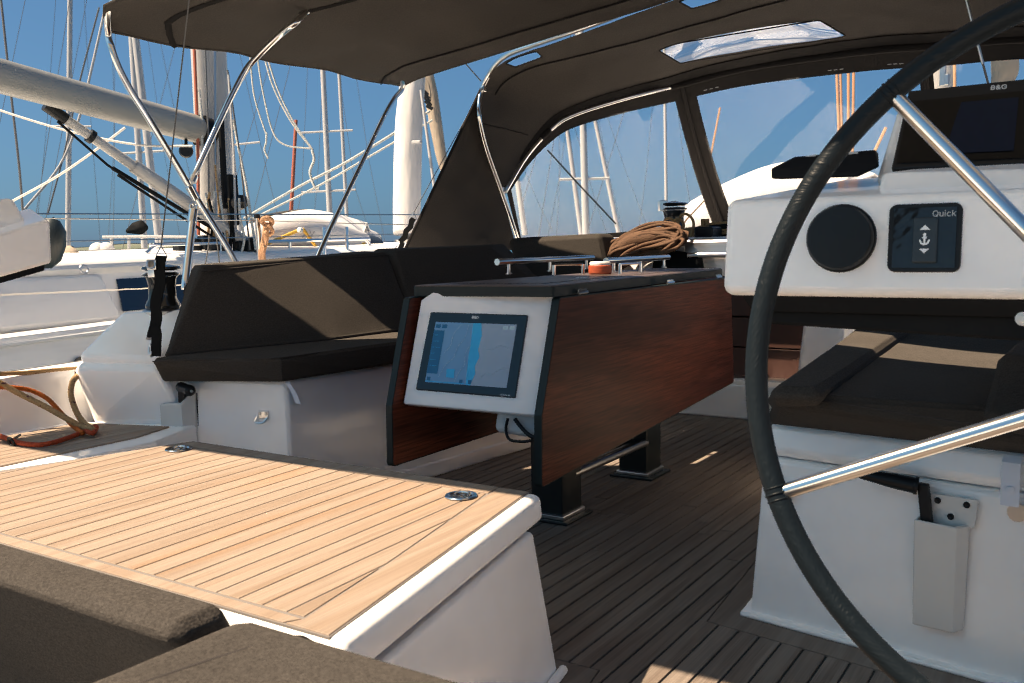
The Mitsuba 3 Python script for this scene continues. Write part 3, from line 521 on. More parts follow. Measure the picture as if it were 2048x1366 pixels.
# hand rails on the table top
def rail(px, z=TZ + .047, posts=3, L=.86, x1=0.0, y0=None):
    t = thing('table_hand_rail', None, 'hand rail'); a = px
    b = a + V(x1, L, 0)
    part(t, 'bar', tube([a, b], .0115, 16), 'steel')
    part(t, 'end_cap', lathe([(0, -.003), (.0125, -.003), (.0125, .004), (0, .004)], a, a - b, 20), 'steel')
    for k in range(posts):
        q = lerp(a, b, .1 + .82 * k / (posts - 1)); part(t, 'post', lathe([(.013, TZ), (.013, TZ + .004), (.0075, TZ + .006), (.0075, q[2])], (q[0], q[1], 0), seg=14), 'steel')
    return t
r1 = rail(V(-1.956, 2.941, 0.808), L=.70, x1=.03); tag(r1, 'port hand rail on the table top, left of the red wooden tub')
r2 = rail(V(-1.621, 3.172, 0.804), L=.62, x1=-.02); tag(r2, 'starboard hand rail on the table top, right of the red wooden tub')
fd = thing('table_fiddle', 'low fiddle of two short posts left of the red wooden tub', 'fiddle')
def fiddle(t, p, q, z=TZ + .036):
    a, b = V(p[0], p[1], z), V(q[0], q[1], z)
    part(t, 'bar', tube([a, b], .0045, 10), 'steel')
    for e in (a, b): part(t, 'post', tube([V(e[0], e[1], TZ), V(e[0], e[1], z)], .0075, 12), 'steel')
fiddle(fd, V(-1.72, 2.951, 0.76), V(-1.655, 3.05, 0.76))
fd2 = thing('table_fiddle', 'low fiddle of two short posts right of the red wooden tub', 'fiddle')
fiddle(fd2, V(-1.488, 3.015, 0.76), V(-1.476, 3.159, 0.76))
pt = thing('wooden_tub', 'small round red wooden tub with a white lid on the table', 'tub')
pc = V(-1.576, 3.009, 0.76) + V(0, .025, 0)
part(pt, 'body', lathe([(0, 0), (.038, 0), (.042, .006), (.042, .030), (.038, .033), (0, .033)], pc, seg=36), 'tub_red')
part(pt, 'lid', lathe([(.037, .032), (.038, .040), (.034, .046), (0, .047)], pc, seg=36), 'grey_plastic')

# display panel between the leaves
dp = thing('chart_display', 'chart plotter with a blue map screen set in the white end panel of the table', 'chart plotter')
q = [V(-1.715, 2.075, 0.4252), V(-1.327, 2.191, 0.4027), V(-1.327, 2.287, 0.7298), V(-1.676, 2.179, 0.738), V(-1.707, 2.163, 0.7167)]
pn = unit(np.cross(q[1] - q[0], q[2] - q[0])); pn = pn if pn[1] < 0 else -pn
part(tb, 'display_housing', mani(rprism([p - pn * .05 for p in q], [p + pn * .002 for p in q], .006, 16)), 'gelcoat')
hb = [V(-1.472, 2.148, 0.413), V(-1.329, 2.189, 0.3987), V(-1.333, 2.217, 0.5001), V(-1.471, 2.175, 0.504)]
part(tb, 'rear_box', mani(rprism([p - pn * .05 - V(0, 0, .055) for p in hb], [p - pn * .18 - V(0, 0, .05) for p in hb], .02, 16)), 'grey_plastic')
sc_ = [V(-1.682, 2.097, 0.4649), V(-1.399, 2.182, 0.4488), V(-1.395, 2.249, 0.6748), V(-1.672, 2.164, 0.6825)]
part(dp, 'bezel', mani(rprism([p - pn * .004 for p in sc_], [p + pn * .010 for p in sc_], .004, 16)), 'display_black')
a_ = [V(-1.657, 2.111, 0.4863), V(-1.426, 2.181, 0.4751), V(-1.421, 2.233, 0.6478), V(-1.652, 2.162, 0.6543)]
exs = unit(a_[1] - a_[0]); eys = unit(a_[3] - a_[0] - exs * ((a_[3] - a_[0]) @ exs)); W, Hh = np.linalg.norm(a_[1] - a_[0]), np.linalg.norm(a_[3] - a_[0])
o_ = a_[0] + pn * .0104
def scr(poly, lift, mat, name, label=None):
    P = np.array([o_ + lerp(lerp(a_[0], a_[1], u), lerp(a_[3], a_[2], u), v) - a_[0] + pn * lift for u, v in poly])
    m = tm(P, [[0, i, i + 1] for i in range(1, len(poly) - 1)])
    if m.face_normals[0] @ pn < 0: m.invert()
    return part(dp, name, m, mat, False, label)
scr([(0, 0), (1, 0), (1, 1), (0, 1)], .0, 'lcd_water', 'screen', 'blue chart screen with a grey land area')
scr([(.56, 0), (.60, .2), (.57, .34), (.615, .46), (.585, .58), (.60, .8), (.57, 1), (1, 1), (1, 0)], .0004, 'lcd_land', 'map_land')
scr([(.505, 0), (.56, 0), (.60, .2), (.57, .34), (.615, .46), (.585, .58), (.60, .8), (.57, 1), (.47, 1), (.49, .7), (.48, .5), (.52, .25)], .0008, 'lcd_bright', 'map_shallows')
scr([(.0, .15), (.135, .15), (.135, .86), (.0, .86)], .0012, 'lcd_dark', 'data_bar')
scr([(.0, .01), (.48, .01), (.48, .025), (.0, .025)], .0014, 'lcd_bright', 'status_line')
scr([(.25, .1), (.35, .1), (.34, .24), (.24, .24)], .0010, 'lcd_bright', 'map_bay')
def scr_line(uv, r=.0004, mat='lcd_pale'):
    P_ = [lerp(lerp(a_[0], a_[1], u), lerp(a_[3], a_[2], u), v) + pn * .0125 for u, v in uv]; part(dp, 'contour_line', tube(P_, r, 5, n=6), mat)
for uv in ([(.16, .10), (.22, .3), (.30, .42), (.33, .6), (.40, .75), (.42, .97)], [(.18, .5), (.24, .62), (.25, .8), (.33, .97)], [(.36, .03), (.40, .2), (.45, .32), (.44, .5), (.47, .62)], [(.66, .12), (.72, .2), (.80, .19), (.90, .30), (.98, .28)], [(.64, .62), (.74, .58), (.86, .66), (.97, .60)]): scr_line(uv)
for k in range(6): scr_line([(.02, .78 - .1 * k), (.06 + .05 * ((k * 7) % 3) / 2, .78 - .1 * k)], .0006, 'lcd_bright')
for u in (.015, .095): scr([(u, .90), (u + .06, .90), (u + .06, .96), (u, .96)], .0012, 'lcd_dark', 'screen_button')
for u in (.84, .92): scr([(u, .91), (u + .06, .91), (u + .06, .97), (u, .97)], .0012, 'lcd_pale', 'screen_button')
for u, v in ((.42, .02), (.53, .02), (.02, .03)): scr([(u, v), (u + .04, v), (u + .04, v + .06), (u, v + .06)], .0016, 'lcd_dark', 'screen_icon')
part(dp, 'logo', text_on('B&G', .0078, V(-1.54, 2.201, 0.6674) + pn * .0102, exs, eys, bold=True), 'print_white', False)
part(dp, 'keys', cat(ring(V(-1.435, 2.172, 0.4559) + pn * .0102, pn, .0035, .0007, 16, 6), *[obox(V(-1.427, 2.175, 0.4556) + exs * .0046 * k + pn * .0102, (.0016, .004, .0006), [exs, eys, pn]) for k in range(4)]), 'print_white', False)
part(dp, 'cable', tube([V(-1.427, 2.158, 0.3983) - pn * .05, V(-1.431, 2.148, 0.3687) - pn * .06, V(-1.417, 2.145, 0.3425) - pn * .06, V(-1.379, 2.155, 0.3372) - pn * .05, V(-1.351, 2.165, 0.3423) - pn * .05], .0042, 10, n=6), 'black_plastic')
part(dp, 'cable', tube([V(-1.408, 2.164, 0.3989) - pn * .05, V(-1.386, 2.164, 0.3755) - pn * .05, V(-1.354, 2.167, 0.3527) - pn * .04, V(-1.313, 2.178, 0.3463) - pn * .04], .0058, 10, n=6), 'black_plastic')

# ================================================================ helm consoles
def console(name, label, cx, flip=1, detail=True):
    t = thing(name, label, 'helm console')
    def X(x): return cx + flip * x
    def ringo(pts): r = [(X(a), b, c) for a, b, c in pts]; return r if flip > 0 else r[::-1]
    yb = 1.455
    part(t, 'body', mani(rprism(ringo([(-.60, 1.47, .787), (.62, 1.47, .787), (.62, 1.78, .80), (-.54, 1.80, .80)]), ringo([(-.60, 1.485, .940), (.62, 1.485, .940), (.62, 1.83, 1.0), (-.50, 1.86, .985)]), .018, 24)), 'gelcoat')
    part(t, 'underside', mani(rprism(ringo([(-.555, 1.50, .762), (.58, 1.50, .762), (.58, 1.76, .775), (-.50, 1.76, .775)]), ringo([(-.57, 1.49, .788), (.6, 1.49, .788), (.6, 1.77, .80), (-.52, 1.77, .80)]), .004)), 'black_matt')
    return t, X, ringo
cs, X, ro = console('helm_console', 'white helm console at the wheel with a black anchor switch on its face', .052)
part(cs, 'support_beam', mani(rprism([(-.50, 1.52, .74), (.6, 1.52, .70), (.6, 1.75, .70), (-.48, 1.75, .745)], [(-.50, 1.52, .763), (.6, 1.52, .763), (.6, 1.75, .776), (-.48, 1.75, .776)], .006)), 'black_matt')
fx, fz = V(1, 0, 0), unit(V(0, .1, .99)); fn = -np.cross(fz, fx); fn = unit(np.cross(fx, fz)); fn = fn if fn[1] < 0 else -fn
cpn = V(-0.3581, 1.478, 0.8766)
cap = part(cs, 'round_cover', lathe([(.048, -.010), (.049, .012), (.046, .017), (0, .018)], cpn + fn * .002, fn, 48), 'black_plastic', label='round black instrument cover')
part(cap, 'rim', ring(cpn + fn * .003, fn, .0495, .0022, 48, 8), 'black_plastic')
# anchor switch plate
c4 = [V(-0.2894, 1.473, 0.8256), V(-0.1914, 1.473, 0.8272), V(-0.1941, 1.483, 0.9237), V(-0.2892, 1.483, 0.9236)]
cc = np.mean(c4, 0); hw = np.linalg.norm(c4[1] - c4[0]) / 2; hh = np.linalg.norm(c4[3] - c4[0]) / 2
frp = (cc, fx, fz, fn)
pl = part(cs, 'anchor_switch', plate(rect_uv([(-hw, -hh), (hw, -hh), (hw, hh), (-hw, hh)], 8, .011), -.002, .006, .0012, frp), 'black_plastic', 25, 'black anchor windlass switch plate')
fg = np.array([[cc + fx * (hw * .86 * u) + fz * (hh * .88 * v) + fn * (.0068 + .0014 * float(meshkit.fbm(np.array([[u * 2.2 + 3, v * 2.2, 1.0]]), 3)[0])) for u in np.linspace(-1, 1, 40)] for v in np.linspace(-1, 1, 40)])
part(pl, 'film', grid(fg), 'black_gloss', True)
rw, rh = .0165, .034; rc = cc + fx * .002 - fz * .004
part(pl, 'rocker', mani(rprism([rc + fx * a + fz * b for a, b in ((-rw, -rh), (rw, -rh), (rw, rh), (-rw, rh))], [rc + fx * a + fz * b + fn * .014 for a, b in ((-rw, -rh * .95), (rw, -rh * .95), (rw, rh * .95), (-rw, rh * .95))], .003)), 'rocker_blue')
frs = (rc + fn * .0142, fx, fz, fn)
s = .0062
def mark(poly): return plate(poly, 0, .0004, .0001, frs)
anchor = LineString([(0, .006), (0, -.0055)]).buffer(.0013).union(LineString([(-.0058, -.0012), (-.0042, -.0046), (0, -.0062), (.0042, -.0046), (.0058, -.0012)]).buffer(.0013)).union(Polygon([(-.0075, -.0012), (-.0045, -.0012), (-.006, .0015)])).union(Polygon([(.0075, -.0012), (.0045, -.0012), (.006, .0015)])).union(sbox(-.0032, .0022, .0032, .0044)).union(Polygon([(0.0022 * math.cos(t), .0078 + .0022 * math.sin(t)) for t in np.linspace(0, 6.28, 16)]))
part(pl, 'anchor_mark', mark(anchor), 'print_white', False)
part(pl, 'arrow_mark', mark(Polygon([(-.0072, .0145), (.0072, .0145), (0, .0215)])), 'print_white', False)
part(pl, 'arrow_mark', mark(Polygon([(-.0068, -.0125), (.0068, -.0125), (0, -.019)])), 'print_white', False)
part(pl, 'lettering', text_on('Quick', .0085, cc + fx * .026 + fz * .034 + fn * .0088, fx, fz), 'print_grey', False)
# instrument pod on top with the dark display
ds = [V(-0.3165, 1.62, 0.9824), V(-0.0952, 1.62, 0.9782), V(-0.0986, 1.71, 1.117), V(-0.3094, 1.71, 1.115)]
dn = unit(np.cross(ds[1] - ds[0], ds[3] - ds[0])); dn = dn if dn[1] < 0 else -dn
dd = thing('helm_display', 'large dark display above the starboard helm console', 'chart plotter')
part(dd, 'bezel', mani(rprism([p - dn * .012 for p in ds], [p + dn * .006 for p in ds], .004, 16)), 'black_plastic')
ux, uy = unit(ds[1] - ds[0]), None; uy = unit(np.cross(dn, ux)); uy = uy if uy[2] > 0 else -uy
gi = [lerp(lerp(ds[0], ds[1], u), lerp(ds[3], ds[2], u), v) + dn * .0078 for u, v in ((.03, .06), (.97, .06), (.97, .84), (.03, .84))]
part(dd, 'glass', tm(gi, [[0, 1, 2], [0, 2, 3]] if np.cross(gi[1] - gi[0], gi[2] - gi[0]) @ dn > 0 else [[0, 2, 1], [0, 3, 2]]), 'lcd_off', False)
gi = [lerp(lerp(ds[0], ds[1], u), lerp(ds[3], ds[2], u), v) + dn * .0095 for u, v in ((.34, .14), (.78, .14), (.78, .76), (.40, .76))]
part(dd, 'dim_map', tm(gi, [[0, 1, 2], [0, 2, 3]] if np.cross(gi[1] - gi[0], gi[2] - gi[0]) @ dn > 0 else [[0, 2, 1], [0, 3, 2]]), 'lcd_dim', False)
part(dd, 'logo', text_on('B&G', .0085, lerp(lerp(ds[0], ds[1], .64), lerp(ds[3], ds[2], .64), .92) + dn * .0062, ux, uy, bold=True), 'print_grey', False)
hood = [V(-0.3454, 1.645, 0.9829), V(-0.0898, 1.645, 0.9689), V(-0.1008, 1.85, 0.9742), V(-0.3847, 1.85, 0.9855)]
ht = [V(-0.3312, 1.728, 1.097), V(-0.0976, 1.728, 1.102), V(-0.1048, 1.86, 1.113), V(-0.3399, 1.8, 1.101)]
part(cs, 'display_hood', mani(rprism([p - V(0, 0, .02) for p in hood], [p - dn * .012 for p in ht], .012, 20)), 'gelcoat')
part(cs, 'top_step', mani(rprism([V(-0.3239, 1.53, 0.963) - V(0, 0, .03), V(-0.0833, 1.53, 0.9579) - V(0, 0, .03), V(.65, 1.86, .95), V(-.20, 1.86, .95)], [V(-0.326, 1.56, 0.9737), V(-0.0853, 1.56, 0.9678), V(.65, 1.86, 1.01), V(-.19, 1.86, 1.01)], .012, 16)), 'gelcoat')
bxx = solo('instrument_cover', mani(rprism([V(-0.5108, 1.62, 0.9797), V(-0.3604, 1.6, 0.9759), V(-0.3365, 1.62, 0.9931), V(-0.3655, 1.76, 0.9985), V(-0.5451, 1.78, 0.9887)], [V(-0.5109, 1.62, 0.9974), V(-0.4826, 1.66, 1.014), V(-0.3534, 1.68, 1.02), V(-0.3669, 1.76, 1.026), V(-0.5234, 1.8, 1.029)], .004)), 'black_matt', 'flat black instrument cover on the console, left of the dark display', 'cover')
for a, b in ((V(-0.4647, 1.66, 1.016), V(-0.4469, 1.66, 1.018)), (V(-0.3932, 1.66, 1.018), V(-0.3779, 1.66, 1.018))):
    part(bxx, 'clip', tube([a, b], .002, 6), 'print_grey')
solo('console_knob', lathe([(0, 0), (.009, 0), (.009, .006), (.005, .008), (.004, .010), (0, .010)], V(-0.106, 1.4, 0.7678), (0, -1, .1), 24), 'grey_plastic', 'round white knob under the console at the right edge', 'knob')
# port console, far side
pc_ = thing('helm_console', 'white helm console on the port side, cut by the left edge', 'helm console')
tr, br, tl, bl = V(-2.44, 1.487, 0.9654), V(-2.43, 1.479, 0.8459), V(-2.412, 1.072, 0.8516), V(-2.408, 1.063, 0.7521)
rad = unit(tr - V(0, 0, .88)) * .22 + V(-.05, -.02, .035)
part(pc_, 'body', mani(rprism([bl, br, br + rad, bl + rad], [tl, tr, tr + rad, tl + rad], .012, 20)), 'gelcoat')
dn2 = unit(br - tr) * .02
part(pc_, 'underside', mani(rprism([lerp(bl, br, .0) + dn2 + rad * .1, lerp(bl, br, .96) + dn2 + rad * .1, lerp(bl, br, .96) + dn2 + rad * .8, bl + dn2 + rad * .8], [bl + rad * .1 - dn2, lerp(bl, br, .97) + rad * .1 - dn2, lerp(bl, br, .97) + rad * .8 - dn2, bl + rad * .8 - dn2], .003)), 'black_matt')
part(pc_, 'instrument_dome', mani(rprism([V(-2.462, 1.165, 0.8877), V(-2.494, 1.451, 0.9532), V(-2.689, 1.565, 0.9618), V(-2.676, 1.266, 0.8937)], [V(-2.53, 1.228, 0.9877), V(-2.578, 1.465, 1.018), V(-2.677, 1.521, 1.024), V(-2.658, 1.291, 0.9958)], .022, 24)), 'gelcoat')

# ================================================================ steering wheel
sw = thing('steering_wheel', 'large steering wheel with a black leather rim and steel spokes', 'steering wheel')
t_ = math.radians(10); wc = V(.046, 1.2, .7314); wx, wy = V(1, 0, 0), V(0, math.sin(t_), math.cos(t_)); wn = V(0, -math.cos(t_), math.sin(t_)); WR = .441
part(sw, 'rim', tube([wc + WR * (math.cos(a) * wx + math.sin(a) * wy) for a in np.arange(360) * math.pi / 180], .0143, 28, closed=True), 'leather', True)
part(sw, 'hub', lathe([(0, -.05), (.045, -.05), (.055, -.02), (.055, .02), (.03, .035), (0, .035)], wc - wn * .05, wn, 32), 'steel')
part(sw, 'axle', tube([wc - wn * .09, wc - wn * .32], .03, 20), 'steel_dull')
for k in range(5):
    a = math.radians(131.9 + 72 * k); d = math.cos(a) * wx + math.sin(a) * wy
    part(sw, 'spoke', tube([wc + d * .03 - wn * .045, wc + d * (WR - .006)], [.0105, .0098], 18), 'steel', True)
    u2 = -math.sin(a) * wx + math.cos(a) * wy
    part(sw, 'stitch_ring', ring(wc + d * WR, u2, .0143, .0018, 28, 6), 'leather', True)
    for s_ in (-.008, .008): part(sw, 'stitch_ring', ring(wc + d * WR + u2 * s_, u2, .0142, .0013, 28, 6), 'leather', True)
solo('steering_pedestal', mani(rprism([(-.10, 1.50, 0), (.26, 1.50, 0), (.26, 1.78, 0), (-.10, 1.78, 0)], [(-.04, 1.50, .76), (.20, 1.50, .76), (.20, 1.74, .77), (-.04, 1.74, .77)], .03, 16)), 'gelcoat', 'white steering pedestal under the starboard helm console, outside the picture', 'pedestal')

# ================================================================ aft cushions in the foreground
ac = solo('aft_backrest_cushion', cushion([V(-1.9, .838, .11), V(-.925, .838, .11), V(-.92, .90, .11), V(-1.9, .90, .11)], [V(-1.9, .652, .45), V(-.888, .652, .45), V(-.885, .728, .45), V(-1.9, .728, .45)], .016, .004, .02, 20, .0016), 'upholstery', 'dark backrest cushion at the lower left, only its narrow top in sun', 'cushion', True)
hc = solo('aft_seat_cushion', cushion([V(-.885, .30, .34), V(-.30, .30, .34), V(-.30, .75, .34), V(-.870, .75, .34)], [V(-.875, .30, .45), V(-.30, .30, .45), V(-.30, .725, .45), V(-.845, .725, .45)], .036, .010, .02, 21, .002), 'upholstery', 'brown seat cushion in sun at the bottom edge, in front of the locker', 'cushion', True)
part(hc, 'piping', tube([V(-.819, .38, .452), V(-.792, .55, .4545), V(-.764, .66, .454), V(-.752, .712, .449), V(-.752, .735, .435)], .0032, 8, n=6), 'upholstery_seam')
solo('aft_bench', mani(rprism([(-.88, -.35, 0), (-.25, -.35, 0), (-.25, .70, 0), (-.88, .70, 0)], [(-.86, -.35, .335), (-.28, -.35, .335), (-.28, .69, .335), (-.86, .69, .335)], .02)), 'gelcoat', 'white moulded helm seat under the brown cushion at the bottom edge', 'seat')

# ================================================================ bimini top
bm = thing('bimini_top', 'dark grey bimini awning over the cockpit on bent steel tubes', 'bimini')
PF, PA = V(-3.2, 3.947, 1.703), V(-3.2, 2.23, 1.687)             # forward and aft port corners
fe = [PF, V(-2.985, 3.863, 1.719), V(-2.499, 3.813, 1.768), V(-2.02, 3.765, 1.816), V(-1.625, 3.724, 1.853), V(-1.2, 3.70, 1.925), V(-.7, 3.72, 1.90), V(-.1, 3.80, 1.78), V(.2, 3.88, 1.62)]
ae = [PA, V(-3.17, 2.198, 1.724), V(-3.08, 2.172, 1.765), V(-2.85, 2.36, 1.83), V(-2.5, 2.69, 1.90), V(-1.97, 2.72, 1.945), V(-1.5, 2.57, 1.955), V(-1.0, 2.22, 1.93), V(-.4, 2.05, 1.82), V(.2, 2.0, 1.62)]
def resamp(c, n, k=10):
    p = spline(c, k); s = np.r_[0, np.cumsum(np.linalg.norm(np.diff(p, axis=0), axis=1))]; u = np.linspace(0, s[-1], n); return np.stack([np.interp(u, s, p[:, i]) for i in range(3)], 1)
fe_, ae_ = resamp(fe, 60), resamp(ae, 60)
BP = np.array([[lerp(a, f, v) + V(0, 0, .028 * math.sin(math.pi * v) * (1 - .6 * (abs(2 * i / 59 - 1)) ** 6) - .012 * math.sin(3 * math.pi * v) ** 2) for v in np.linspace(0, 1, 40)] for i, (a, f) in enumerate(zip(ae_, fe_))])
wv = (meshkit.fbm(BP * np.array([3.0, 7.0, 6.0]), 3, 5) - .5) * .012; BP[:, :, 2] += wv
part(bm, 'canopy', sheet(BP, .003), 'canvas', True)
def onbim(i, v, d=-.006): j = v * 39; j0 = int(min(j, 38)); return lerp(BP[i][j0], BP[i][j0 + 1], j - j0) + V(0, 0, d)
part(bm, 'seam', tube([onbim(i, float(np.interp(i, [0, 1.2, 5, 12, 59], [.90, .886, .855, .867, .872]))) for i in range(0, 60)], .0042, 8), 'canvas_dark')
for va, vb, i0 in ((.17, .06, 0), (.40, .30, 7)):
    vf = lambda i: float(np.interp(i, [0, 6, 12, 59], [va, lerp(va, vb, .45), vb, vb]))
    part(bm, 'pocket', sheet(np.array([[onbim(i, vf(i) - .009, -.004), onbim(i, vf(i), -.010), onbim(i, vf(i) + .009, -.004)] for i in range(i0, 58)]), .002), 'canvas_dark', True)
part(bm, 'hem', tube([onbim(0, v, 0) for v in np.linspace(0, 1, 20)], .005, 8), 'canvas')
part(bm, 'hem', tube([p for p in fe_], .005, 8), 'canvas')
part(bm, 'hem', tube([p for p in ae_], .005, 8), 'canvas')
part(bm, 'label_patch', sheet(np.array([[onbim(0, .165, .0), onbim(0, .215, .0)], [onbim(0, .165, .035), onbim(0, .215, .035)]]) + V(.006, -.003, 0), .002), 'black_matt', False)
# the frame
foot1 = V(-2.95, 2.565, 0.8146)
hoop = [foot1 - V(.03, -.02, .12), foot1, V(-3.05, 2.466, 1.082), V(-3.12, 2.336, 1.357), V(-3.15, 2.279, 1.47), V(-3.17, 2.244, 1.559), V(-3.18, 2.227, 1.63), V(-3.19, 2.225, 1.677), onbim(2, .02, .02), onbim(5, .02, .022), onbim(12, .02, .022), onbim(30, .02, .022), onbim(52, .02, .022), V(.2, 2.2, 1.58), V(.35, 2.5, .95)]
part(bm, 'aft_hoop', tube(hoop, .0125, 16, n=8), 'steel', True)
J = V(-3.06, 2.474, 1.16)
mid_ = [J, V(-3.06, 2.615, 1.388), V(-3.03, 2.721, 1.579), V(-2.98, 2.768, 1.659), V(-2.88, 2.792, 1.729), V(-2.8, 2.792, 1.761), onbim(8, .355, .02), onbim(14, .30, .022), onbim(26, .30, .022), onbim(40, .30, .022), onbim(54, .32, .022)]
part(bm, 'middle_hoop', tube(mid_, .0125, 16, n=8), 'steel', True)
lf = V(-2.95, 3.009, 0.8147)
legf = [lf - V(.01, -.01, .1), lf, V(-3.1, 3.561, 1.363), V(-3.13, 3.708, 1.519), V(-3.15, 3.814, 1.616), V(-3.17, 3.91, 1.685), onbim(2, .95, .02), onbim(4, .90, .022), onbim(10, .872, .022), onbim(24, .872, .022), onbim(44, .872, .022)]
part(bm, 'forward_leg', tube(legf, .0125, 16, n=8), 'steel', True)
part(bm, 'strut', tube([V(-3.05, 2.452, 1.018), V(-2.98, 2.347, 0.7606), V(-2.98, 2.34, 0.723)], .0155, 16), 'steel', True)
part(bm, 'tube_joint', cat(tube([V(-3.05, 2.44, 1.12), V(-3.05, 2.472, 1.071)], .0165, 14), tube([V(-3.06, 2.474, 1.16), V(-3.06, 2.463, 1.136)], .017, 14), ring(V(-3.05, 2.458, 1.038), (1, -.4, .3), .014, .006, 20, 8), tube([V(-3.05, 2.455, 1.028), V(-3.04, 2.437, 0.9791)], .018, 14)), 'steel')

# ================================================================ spray hood
sh = thing('spray_hood', 'dark grey spray hood with clear windows over the companionway', 'spray hood')
FT = V(-2.85, 4.491, 0.8978)
A0 = [V(-2.828, 4.29, 1.171), V(-2.808, 4.126, 1.385), V(-2.801, 4.067, 1.544), V(-2.807, 4.118, 1.684)]
k0 = A0[-1]
A1 = [V(-2.65, 4.042, 1.766), V(-2.429, 4.014, 1.805), V(-2.107, 3.975, 1.844), V(-1.698, 3.925, 1.902), V(-1.1, 3.88, 1.965), V(-.6, 3.90, 1.94), V(-.15, 4.0, 1.86), V(.1, 4.15, 1.6), V(.2, 4.5, 1.1)]
Bc = [V(-2.82, 4.337, 1.173), V(-2.78, 4.499, 1.371), V(-2.7, 4.639, 1.526), V(-2.6, 4.719, 1.602), V(-2.38, 4.9, 1.689), V(-2.19, 5.123, 1.763), V(-1.78, 5.209, 1.834), V(-1.16, 5.052, 1.819), V(-0.8, 4.929, 1.783), V(-.3, 5.0, 1.76), V(0, 4.85, 1.55), V(.15, 4.65, 1.1)]
A_ = resamp(A0 + A1, 70); B2 = resamp(Bc, 70)
HP = np.array([[lerp(a, b, v) + V(0, 0, .03 * math.sin(math.pi * v) * min(1, i / 20)) for v in np.linspace(0, 1, 30)] for i, (a, b) in enumerate(zip(A_, B2))])
HP[:, :, 2] += (meshkit.fbm(HP * np.array([4.0, 5.0, 4.0]), 3, 9) - .5) * .02
# openings in the roof: the skylight and two grab slots; cells of a fine grid left out
def onhood(u, v, d=0.0):
    i = u * 69; i0 = int(min(i, 68)); j = v * 29; j0 = int(min(j, 28)); return lerp(lerp(HP[i0][j0], HP[i0 + 1][j0], i - i0), lerp(HP[i0][j0 + 1], HP[i0 + 1][j0 + 1], i - i0), j - j0) + V(0, 0, d)
SKY = [(.329, .517), (.526, .661), (.553, .878), (.333, .791)]
SLOTS = [[(.186, .02), (.232, .02), (.223, .15), (.185, .135)], [(.412, .03), (.458, .03), (.450, .19), (.413, .17)]]
holes = rect_uv(SKY, 8, .02)
slots = [rect_uv(s, 6, .018) for s in SLOTS]
shape = sbox(0, 0, 1, 1).difference(holes)
for s in slots: shape = shape.difference(s)
def surf(shape, off, nu=90, nv=40):
    vs, fs = [], []
    k = 0
    us, ws = np.linspace(0, 1, nu + 1), np.linspace(0, 1, nv + 1)
    import mapbox_earcut as ec
    for i in range(nu):
        for j in range(nv):
            c = sbox(us[i], ws[j], us[i + 1], ws[j + 1]); g = c if shape.contains(c) else c.intersection(shape)
            for h in getattr(g, 'geoms', [g]):
                if h.geom_type != 'Polygon' or h.area < 1e-9: continue
                p = np.array(h.exterior.coords)[:-1]
                t = np.asarray(ec.triangulate_float64(p, np.array([len(p)], dtype=np.uint32))).reshape(-1, 3)
                vs.append(np.array([onhood(a, b, off) for a, b in p])); fs.append(t + k); k += len(p)
    m = tm(np.vstack(vs), np.vstack(fs)); m.merge_vertices(); return m
part(sh, 'roof', surf(shape, 0), 'canvas', True)
part(sh, 'skylight', surf(rect_uv(SKY, 8, .02).buffer(.004), .002, 60, 24), 'vinyl_dusty', True)
for s in [holes] + slots:
    part(sh, 'opening_hem', tube([onhood(min(max(a, 0), 1), min(max(b, 0), 1), -.001) for a, b in np.array(s.exterior.coords)[:-1]], .0035, 6, closed=True), 'canvas_dark')
part(sh, 'seam', tube([onhood(u, float(np.interp(u, [.1, .143, .267, .403, 1], [.13, .168, .305, .357, .36])), -.004) for u in np.linspace(.13, .95, 60)], .0045, 8), 'canvas_dark')
part(sh, 'seam', tube([onhood(.09, v, -.004) for v in np.linspace(0.05, .8, 20)], .003, 8), 'canvas_dark')
part(sh, 'front_pocket', sheet(np.array([[onhood(u, .90, -.006), onhood(u, .96, -.02), onhood(u, 1.0, -.012)] for u in np.linspace(.05, .98, 60)]), .003), 'canvas_dark', True)
part(sh, 'aft_bow', tube([FT - V(.0, 0, .02), FT] + A0 + [p + V(0, .02, .030) for p in A1], .0125, 16, n=6), 'steel', True)
fbow = [p + V(0, -.012, -.022) for p in Bc]
part(sh, 'front_bow', tube(fbow[:6], .0125, 16, n=6), 'steel', True)
part(sh, 'bow_sleeve', tube(fbow[5:], .020, 14, n=6), 'canvas_dark', True)
part(sh, 'bow_hinge', rbox(V(-2.83, 4.322, 1.162), (.02, .035, .035), .006), 'steel')
part(sh, 'bow_hinge', rbox(V(-2.8, 4.111, 1.667), (.02, .03, .03), .005), 'steel')
for a, b in ((V(-2.74, 4.574, 1.452), V(-2.71, 4.622, 1.498)), (V(-2.65, 4.693, 1.565), V(-2.61, 4.713, 1.588)), (V(-2.5, 4.798, 1.639), V(-2.47, 4.825, 1.65))):
    part(sh, 'bow_strap', tube([a, b], .019, 12), 'canvas_dark')
wing = [k0 + V(-.004, 0, 0), V(-3, 3.674, 0.8444), V(-2.95, 3.988, 0.807), V(-2.86, 4.499, 0.8364), V(-2.828, 4.29, 1.171), V(-2.806, 4.105, 1.409)]
Pw = np.array([[lerp(lerp(wing[0], wing[1], s), lerp(lerp(wing[0], wing[4], min(1, s * 1.6)) if s < .62 else lerp(wing[4], wing[3], (s - .62) / .38), wing[3], 0), t) + V(-.03, -.02, 0) * math.sin(math.pi * s) * math.sin(math.pi * t) for t in np.linspace(0, 1, 14)] for s in np.linspace(0.0, 1, 30)])
part(sh, 'side_wing', sheet(Pw, .003), 'canvas', True)
part(sh, 'wing_hem', tube([lerp(wing[0], wing[1], s) for s in np.linspace(0, 1, 8)], .008, 8), 'canvas_dark')
